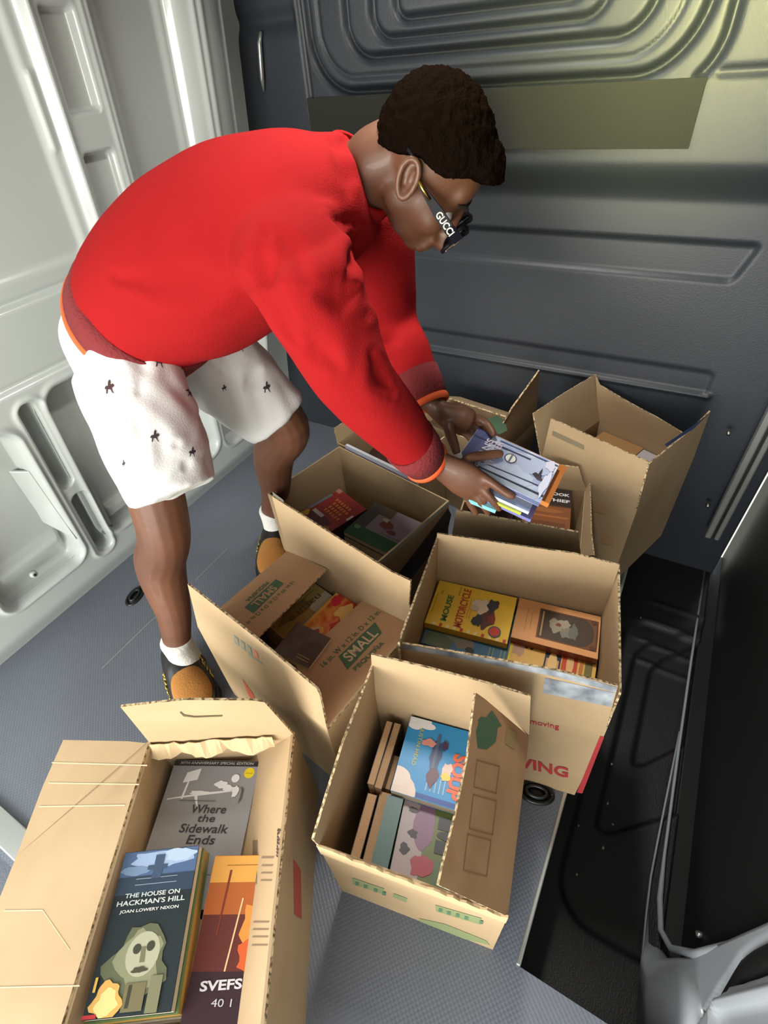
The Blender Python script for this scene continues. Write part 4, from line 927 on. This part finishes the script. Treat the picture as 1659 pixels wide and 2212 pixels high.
# ears with folds, eyes, lips colour
M_skin2 = mat('ear_and_lip_skin', (112, 70, 52), .45)
EA = (Uv*.85-Fv*.5).normalized(); EB = (Fv*.85+Uv*.5).normalized()
for sg in (-1, 1):
    ear = Soft(); EC = hp(.0, -.040, sg*.072)
    pts = [EC+EB*(.0125+.002*math.sin(a))*math.cos(a)+EA*.024*math.sin(a)+Rv*sg*.006 for a in [2*PI*i/14 for i in range(15)]]
    for i in range(14): ear.loft([tuple(pts[i])+(.0045, .0045), tuple(pts[i+1])+(.0045, .0045)], Uv, 8, 1)
    ear.ell(EC-Rv*sg*.003, EB*.012, Rv*.005, EA*.023); ear.ell(EC-EA*.019+Rv*sg*.002, EB*.009, Rv*.005, EA*.010)
    ear.ell(EC+EB*.004+Rv*sg*.002, EB*.004, Rv*.004, EA*.013); ear.ell(EC+EB*.012-EA*.006+Rv*sg*.002, EB*.004, Rv*.005, EA*.006)
    link('ear', ear.fuse(.0022, 2), skin_mat(), person, True)
for sg in (-1, 1): ey = Soft(); ey.ell(hp(.070, -.036, sg*.031), Fv*.012, Rv*.012, Uv*.012); link('eye', ey.fuse(.002, 1), mat('eye_white', (200, 195, 188), .2), person, True)
for sg in (-1, 1): ey = Soft(); ey.ell(hp(.0795, -.037, sg*.031), Fv*.0045, Rv*.006, Uv*.006); link('iris', ey.fuse(.0012, 1), flat((30, 20, 16), .2), person, True)
for sg in (-1, 1):
    eb = Soft(); eb.loft([tuple(hp(.086, -.012, sg*.014))+(.003, .003), tuple(hp(.083, -.006, sg*.032))+(.003, .004), tuple(hp(.070, -.010, sg*.048))+(.002, .002)], Rv, 8)
    link('eyebrow', eb.fuse(.0018, 1), flat((28, 20, 16), .8), person, True)
# --- hair: short dense curls, hairline across forehead, over the ear, to the nape
hs = Soft(); hs.ell(hp(-.003, .000, 0), Fv*.088, Rv*.081, Uv*.080, 32, 22); hs.ell(hp(-.022, -.010, 0), Fv*.066, Rv*.077, Uv*.066, 28, 18); hs.ell(hp(.048, .030, 0), Fv*.045, Rv*.055, Uv*.040)
me = hs.fuse(.0034, 6)
co = npco(me); rel = co-np.array(HC); f_ = rel @ np.array(Fv); u_ = rel @ np.array(Uv); r_ = rel @ np.array(Rv)
hl = np.interp(f_, [-.12, -.06, -.03, -.01, .015, .035, .05, .067, .085, .12], [-.070, -.062, -.030, -.008, -.004, .004, .020, .034, .042, .044])   # hairline height along the profile
below = np.clip((hl-u_)/.012, 0, 1)[:, None]; cen = np.array(hp(0, 0, 0))
inner = cen+(co-cen)*.80; co = co*(1-below)+inner*below
setco(me, co); no = npno(me)
d = np.array([noise.noise(Vector(c)*95)*.0035+noise.noise(Vector(c)*260)*.0022 for c in co])*(1-below[:, 0]); setco(me, co+no*d[:, None])
hair = link('hair', me, mat('black_curly_hair', (20, 13, 9), 1.0, bump=1.0, bscale=300, spec=.0), person, True)
# --- glasses
gl = empty('glasses', hp(.10, 0, 0)); gl.parent = person; gl.matrix_parent_inverse = parent_world(person).inverted()
M_gl = mat('black_acetate', (16, 17, 28), .55, spec=.2); M_gold = mat('gold_metal', (206, 176, 90), .25, metal=1)
fr_ = MB()
for sg in (-1, 1):
    pts = []
    for i in range(29):
        a = 2*PI*i/28; cc, ss = math.cos(a), math.sin(a)
        pts.append(hp(.108-.006*abs(cc), -.042+.021*math.copysign(abs(ss)**.6, ss), sg*.035+.028*math.copysign(abs(cc)**.6, cc)))
    fr_.tube(pts, .0030, 8)
fr_.tube([hp(.110, -.034, -.008), hp(.112, -.033, 0), hp(.110, -.034, .008)], .0025, 8)
fr_.build('frame_front', M_gl, gl, True)
ln = MB()
for sg in (-1, 1): ln.prism([hp(.1065, -.042+.019*math.copysign(abs(math.sin(a))**.6, math.sin(a)), sg*.035+.026*math.copysign(abs(math.cos(a))**.6, math.cos(a))) for a in [2*PI*i/24 for i in range(24)]], Fv*.0012)
Mg = mat('clear_lens', (235, 240, 240), .03); Mg.node_tree.nodes['Principled BSDF'].inputs['Transmission Weight'].default_value = 1.0
ln.build('lens', Mg, gl)
for sg in (-1, 1):
    tb = MB(); n_ = 12; R0 = .0740
    def tp_(f, hgt): return [hp(f, .006+hgt, sg*R0), hp(f, .006-hgt, sg*R0), hp(f, .006-hgt, sg*(R0+.004)), hp(f, .006+hgt, sg*(R0+.004))]
    b0 = len(tb.v)
    for i in range(n_+1):
        f = .106-.096*i/n_; hh_ = .0072 if i < 6 else .0072-.0046*(i-6)/6
        rr_ = (R0-.012*max(0, (f-.084)/.022)); tb.v += [hp(f, -.031+hh_, sg*rr_), hp(f, -.031-hh_, sg*rr_), hp(f, -.031-hh_, sg*(rr_+.004)), hp(f, -.031+hh_, sg*(rr_+.004))]
    for i in range(n_):
        for k in range(4): k2 = (k+1) % 4; tb.f.append([b0+i*4+k, b0+i*4+k2, b0+(i+1)*4+k2, b0+(i+1)*4+k]); tb.m.append(0)
    tb.f += [[b0, b0+1, b0+2, b0+3], [b0+n_*4+k for k in range(4)][::-1]]; tb.m += [0, 0]
    o = tb.build('temple', M_gl, gl)
    tg = MB(); tg.tube([hp(.038, -.0305, sg*.0795), hp(.022, -.0305, sg*.0795), hp(.010, -.029, sg*.079)], [.0022, .0026, .002], 8); tg.build('gold_tip', M_gold, gl, True)
    tt = MB(); tt.tube([hp(.012, -.030, sg*.078), hp(-.010, -.018, sg*.077), hp(-.026, -.020, sg*.075)], .0025, 8); tt.build('ear_hook', M_gl, gl, True)
text('GUCCI', hp(.074, -.031, .0787), Fv, Uv, .0100, flat((224, 220, 200), .4), gl, 'temple_lettering', .034, .0003, bold=.02)
# --- sweatshirt
M_red = mat('red_fleece', (160, 26, 29), .9, spec=.12, var=(151, 23, 26), vscale=5, bump=.25, bscale=420)
M_rib = mat('dark_red_rib_knit', (120, 34, 38), .9, bump=.8, bscale=150)
M_org = mat('orange_trim', (226, 92, 42), .8, bump=.3, bscale=200)
sh = Soft()
TS = [(.622, .895, .855, .160, .122), (.640, .82, .910, .168, .136), (.662, .745, .945, .170, .146), (.690, .665, .980, .168, .138), (.715, .59, 1.010, .165, .117), (.742, .525, 1.025, .140, .096), (.765, .475, 1.045, .076, .074)]
sh.loft(TS, LAT, 36, 8, .12)
def sleeve(S, E_, W_, sd, ra=.074, rb=.062, rc=.055):
    dW = (W_-E_).normalized(); C1 = W_-dW*.015
    mid = S*.5+E_*.5
    sh.loft([tuple(S)+(ra, ra), tuple(mid)+(.068, .070), tuple(E_)+(rb, rb), tuple(E_*.5+C1*.5)+(rb*.95, rb*.95), tuple(C1)+(rc*.86, rc*.86)], sd, 24, 8, .2)
    return C1, dW
cN, dN = sleeve(shN+Vector((.005, .01, -.005)), elN, at((908, 982), z=.625), LAT)
cF, dF = sleeve(shF, elF, at((915, 852), z=.67), LAT)
sh.ell(shN+Vector((.03, .04, .0)), LAT*.085, Vector((0, 0, 1))*.072, Vector((-.34, .94, 0))*.085)
sh.ell(shF+Vector((-.03, .03, .0)), LAT*.08, Vector((0, 0, 1))*.070, Vector((-.34, .94, 0))*.08)
me = sh.fuse(.0065, 8)
wrinkle(me, 7, .010, 1); wrinkle(me, 14, .0018, 2, (1, .6, 1.4))
tree = bvh(me)
for pts, dp, wd, rg in (([(715, 470), (745, 500), (765, 535)], .012, .010, .004), ([(700, 450), (735, 475), (770, 480)], .010, .009, .004), ([(600, 500), (625, 545), (660, 590)], .006, .012, .003), ([(745, 600), (765, 560), (770, 520)], .012, .010, .004),
                        ([(690, 640), (730, 640), (770, 620)], .009, .012, .004), ([(572, 500), (574, 590), (600, 680), (640, 740)], .013, .016, .004), ([(250, 600), (400, 615), (540, 615)], .006, .018, .003), ([(640, 700), (690, 760), (730, 790)], .008, .014, .003),
                        ([(800, 760), (820, 810), (850, 850)], .008, .012, .004), ([(790, 680), (830, 720), (860, 740)], .006, .012, .003), ([(720, 330), (745, 370), (755, 420)], .006, .010, .003), ([(700, 300), (730, 320), (750, 300)], .006, .010, .003)):
    crease(me, tree, pts, dp, wd*1.25, rg)
relax(me, 3)
shirt = link('sweatshirt', me, M_red, person, True)
def band(name, C_, T_, sd, a, b, ln_, m_, r0=.006, flare=0.0, n=40):
    """ribbed ring around a limb or the torso"""
    T_ = T_.normalized(); sd = (sd-T_*sd.dot(T_)).normalized(); w_ = T_.cross(sd); V = []; F = []
    prof = [(0, 0), (0, r0), (ln_*.5, r0*1.3), (ln_, r0), (ln_, 0)]
    for i in range(n):
        ca, sa = math.cos(2*PI*i/n), math.sin(2*PI*i/n)
        for (l, r) in prof:
            g = 1+flare*l/ln_; V.append(C_+T_*l+sd*ca*(a*g+r-.003)+w_*sa*(b*g+r-.003))
    m_n = len(prof)
    for i in range(n):
        j = (i+1) % n
        for k in range(m_n): k2 = (k+1) % m_n; F.append([i*m_n+k, j*m_n+k, j*m_n+k2, i*m_n+k2])
    return mesh(name, V, F, m_, shirt, True)
for C_, dd in ((cN, dN), (cF, dF)):
    band('cuff', C_-dd*.030, dd, LAT, .052, .048, .062, M_rib, .006, -.16); band('cuff_trim', C_+dd*.030, dd, LAT, .044, .041, .013, M_org, .006)
TT = Vector(TS[0][:3])-Vector(TS[1][:3])
band('waistband', Vector(TS[0][:3])-TT.normalized()*.055, TT, LAT, .166, .131, .060, M_rib, .005, -.02, 64)
band('waistband_trim', Vector(TS[0][:3])+TT.normalized()*.004, TT, LAT, .161, .126, .014, M_org, .006, 0, 64)
band('collar', NB+Vector((-.008, .02, -.006)), (hp(-.04, -.06, 0)-NB), LAT, .066, .064, .026, M_red, .006, -.04)
# --- shorts
M_sh = mat('white_cotton', (214, 214, 214), .85, bump=.2, bscale=300)
so = Soft()
so.loft([(.612, .895, .87, .145, .108), (.605, .92, .82, .152, .120), (.60, .90, .76, .150, .12)], LAT, 32, 8, .3)
hN = at((376, 1068), x=.43); hF = at((598, 902), x=.765)
so.loft([(.525, .88, .80, .082, .115), tuple(Vector((.515, .875, .80))*.5+hN*.5)+(.084, .105), tuple(hN)+(.080, .088)], LAT, 28, 8, .02)
so.loft([(.69, .93, .80, .082, .115), tuple(Vector((.69, .92, .80))*.5+hF*.5)+(.084, .105), tuple(hF)+(.078, .086)], LAT, 28, 8, .02)
me = so.fuse(.0055, 5)
wrinkle(me, 9, .009, 4, (1.3, 1.3, .5)); wrinkle(me, 22, .006, 5, (1.5, 1.5, .35))
tree = bvh(me)
for pts, dp, wd, rg in (([(275, 740), (310, 800), (300, 850)], .006, .008, .003), ([(180, 690), (230, 740), (280, 780)], .006, .008, .003), ([(460, 780), (430, 870), (380, 960)], .008, .010, .004), ([(480, 800), (450, 900), (400, 1010)], .007, .009, .004), ([(300, 880), (305, 960), (315, 1060)], .003, .006, .002), ([(590, 740), (560, 800), (530, 840)], .006, .010, .003), ([(250, 700), (300, 730), (330, 760)], .005, .008, .003), ([(440, 940), (400, 1020), (360, 1050)], .005, .007, .003)):
    crease(me, tree, pts, dp, wd*1.5, rg)
relax(me, 4)
shorts = link('shorts', me, M_sh, person, True); tree = bvh(me)
M_emb = flat((52, 44, 50), .8); M_emb2 = flat((70, 40, 44), .8)
horse = [(-.5, -.1), (-.35, .1), (-.1, .12), (-.05, .45), (.05, .62), (.18, .5), (.15, .2), (.35, .3), (.5, .15), (.42, .02), (.25, .0), (.30, -.25), (.45, -.5), (.28, -.4), (.12, -.15), (-.15, -.15), (-.22, -.5), (-.34, -.48), (-.30, -.15)]
for i, (x, y, sz) in enumerate(((344, 781, 22), (236, 837, 22), (408, 848, 20), (334, 943, 20), (415, 977, 18), (576, 837, 20), (172, 693, 14), (520, 752, 14), (268, 1002, 12), (484, 838, 12))):
    h_, n_ = hit(tree, (x, y))
    if h_ is None: continue
    k_ = (h_-CAM).length/FPX*sz*.85; X_ = Vector((RM[0])); Y_ = -Vector((RM[1])); 
    if n_.dot(h_-CAM) > 0: n_ = -n_
    X_ = (X_-n_*X_.dot(n_)).normalized(); Y_ = n_.cross(X_)
    V = []
    for (a, b) in horse:
        p = h_+X_*a*k_+Y_*b*k_*1.25; q = tree.find_nearest(p); V.append(q[0]+n_*.0012)
    mesh('embroidered_emblem', V, [list(range(len(V)))], M_emb if i != 1 else M_emb2, shorts)
# --- socks and shoes
M_sock = mat('white_rib_sock', (232, 232, 228), .9, bump=.5, bscale=160)
def foot(an, toe, heel, label):
    d = (toe-heel); d.z = 0; ln_ = d.length; d.normalize(); sd = Vector((-d.y, d.x, 0)); up = Vector((0, 0, 1))
    sk = Soft()
    sk.loft([tuple(an+up*.045)+(.038, .042), tuple(an+up*.0)+(.037, .043), tuple(an-up*.045+d*.005)+(.038, .052)], sd, 20, 6, .3)
    sk.loft([tuple(an-up*.045)+(.038, .03), tuple(an-up*.05+d*.06)+(.037, .028), tuple(an-up*.062+d*.11)+(.035, .02)], sd, 18)
    link('sock', sk.fuse(.0035, 3), M_sock, person, True)
    r = empty('shoe', (an.x, an.y, 0)); r.parent = person; r.matrix_parent_inverse = parent_world(person).inverted()
    sole = Soft(); out = []
    prof = [(0, .034), (.12, .042), (.35, .043), (.55, .053), (.75, .058), (.9, .048), (1.0, .024)]
    Vb = []
    L_ = [(heel+d*ln_*t+sd*w_) for t, w_ in prof]+[(heel+d*ln_*t-sd*w_) for t, w_ in prof[::-1]]
    mb = MB(); mb.prism([Vector((p.x, p.y, .004)) for p in L_], (0, 0, .030)); o = mb.build('sole', mat('black_rubber_sole', (24, 24, 26), .5), r, False, .006)
    up_ = Soft()
    def P(t, h_): q = heel+d*ln_*t; return (q.x, q.y, h_)
    up_.loft([P(.10, .066)+(.042, .040), P(.30, .070)+(.046, .042), P(.5, .058)+(.052, .034), P(.72, .048)+(.055, .024), P(.90, .042)+(.042, .018)], sd, 22, 6, .7)
    link('shoe_upper', up_.fuse(.004, 3), mat('black_leather', (30, 28, 30), .35, coat=.3), r, True)
    vp = Soft(); vp.loft([P(.46, .078)+(.034, .020), P(.60, .070)+(.043, .023), P(.76, .058)+(.046, .022), P(.90, .046)+(.036, .019)], sd, 22, 6, .5)
    link('tan_vamp', vp.fuse(.004, 3), mat('tan_suede', (186, 128, 62), .9, var=(174, 118, 56), bump=.4, bscale=250), r, True)
    for sg in (-1, 1):
        ch = MB()
        for i in range(7):
            c_ = Vector(P(.36+.045*i, .074-.004*i))+sd*sg*(.046+.0012*i); a0 = i*1.2
            ch.tube([c_+(d*math.cos(a)+up*math.sin(a)*.8+sd*math.sin(a+a0)*.3)*.0085 for a in [2*PI*k/10 for k in range(11)]], .0024, 6)
        ch.build('gold_chain', M_gold, r, True)
toeN = at((440, 1545), z=.03); heelN = Vector((anN.x+.012, anN.y+.055, .03))
foot(anN, toeN, heelN, 'near')
toeF = at((596, 1212), z=.02); dF_ = (toeF-Vector((anF.x, anF.y, 0))); dF_.z = 0; dF_.normalize(); heelF = Vector((anF.x, anF.y, .03))-dF_*.05
foot(anF, heelF+dF_*.235, heelF, 'far')

# --- the books in the hands: one stack, top cover pale blue
Mw = cover_mat('winter_cover', [(.3, (110, 122, 168)), (.48, (170, 182, 216)), (.6, (214, 220, 236)), (.75, (140, 152, 190))], 12, .25)
def hold(label, dpx, z, w, h, t, cm, sm=None, rot=0, tilt=0):
    A0 = at((1038+dpx[0], 923+dpx[1]), z=z); B0 = at((1208+dpx[0], 1003+dpx[1]), z=z); C0 = at((1168+dpx[0], 1086+dpx[1]), z=z)
    R_ = Matrix.Rotation(rot, 3, 'Z')
    return Book(label, C0-(R_ @ (B0-A0)).normalized()*h, R_ @ (B0-C0)*1.0, R_ @ (B0-A0)*1.0, w, h, t, cm, sm, group='books held in the hands') if False else (A0, B0, C0, R_)
# reading direction of the top cover runs from the near edge to the far edge (up = towards the left end)
A0, B0, C0, D0 = SA, SB, SC_, SD
xb = (B0-C0).normalized(); yb = (A0-B0); yb = (yb-xb*yb.dot(xb)).normalized(); wb = (B0-C0).length; hb_ = (A0-B0).length
bw = Book('pale blue winter cover book on top of the stack held in the hands', C0, xb, yb, wb, hb_, .012, Mw, plain((96, 104, 140)), group='books held in the hands')
bw.art([(rct(0, .80, 1, 1), (78, 82, 128)), (blob(.5, .84, .4, .06, 3), (92, 94, 140)), (rct(.0, .06, .14, .80), (176, 188, 206)), (blob(.3, .35, .22, .2, 4), (190, 202, 226)), (blob(.7, .3, .2, .24, 5), (176, 186, 214)), ([(.12, .0), (.17, .0), (.14, .9), (.11, .9)], (52, 56, 72)), ([(.30, .1), (.33, .1), (.26, .8), (.24, .8)], (62, 66, 84)), ([(.78, .3), (.82, .3), (.80, 1), (.76, 1)], (60, 62, 90)), ([(.92, .0), (.95, 0), (.93, .7), (.91, .7)], (70, 76, 100)),
        (ell(.62, .50, .115, .070), (60, 62, 76)), (ell(.62, .50, .095, .058), (232, 232, 232)), (blob(.52, .16, .05, .05, 6), (60, 54, 64)), (blob(.60, .14, .10, .012, 7), (60, 54, 64)), (blob(.46, .12, .03, .05, 8), (80, 64, 66)), (rct(.50, .49, .74, .51), (110, 110, 114)), (blob(.85, .08, .12, .06, 9), (206, 204, 222)), (blob(.4, .05, .3, .04, 10), (210, 214, 232))])
bw.text("BRIAN'S", .48, .80, .085, .74, (226, 224, 232), bold=.02); bw.text('WINTER', .56, .69, .085, .66, (222, 214, 226), bold=.02)
def under(label, dx, dy, dz, w, h, t, cm, sm, rot):
    R_ = Matrix.Rotation(rot, 3, bw.z); c_ = C0+xb*dx+yb*dy-bw.z*dz
    b_ = Book(label, c_, R_ @ xb, R_ @ yb, w, h, t, cm, sm, group='books held in the hands'); return b_
under('orange brown book showing at the right end under the pale blue winter book', .020, -.016, .0126, wb-.004, hb_-.01, .012, plain((176, 104, 48)), plain((190, 120, 60)), 0.0)
under('thin pale blue book with white edge, second below the winter book', -.010, .010, .0252, wb, hb_-.03, .008, plain((150, 170, 206)), plain((206, 216, 232)), .03)
under('thin yellow green striped book in the middle of the held stack', -.014, .022, .0338, wb, hb_-.04, .006, plain((190, 196, 84)), plain((176, 186, 70)), .05)
under('violet blue book near the bottom of the held stack', -.012, .000, .0404, wb, hb_-.02, .008, plain((110, 112, 168)), plain((120, 124, 180)), .02)
under('pale turquoise book at the bottom of the held stack', -.022, .066, .0490, wb-.01, hb_-.115, .009, plain((140, 206, 216)), plain((126, 196, 210)), .10)
# loose sheet curling at the far thumb
V = [at((955, 1005), z=.606), at((985, 1010), z=.604), at((1000, 990), z=.603), at((993, 962), z=.612), at((980, 985), z=.606)]
o = mesh('loose_page', V+[v-Vector((0, 0, .001)) for v in V], [[0, 1, 2, 3, 4], [9, 8, 7, 6, 5]]+[[i, 5+i, 5+(i+1) % 5, (i+1) % 5] for i in range(5)], mat('white_paper', (222, 222, 214), .6)); tag(o, 'curled white page pinched under the far thumb', 'paper')
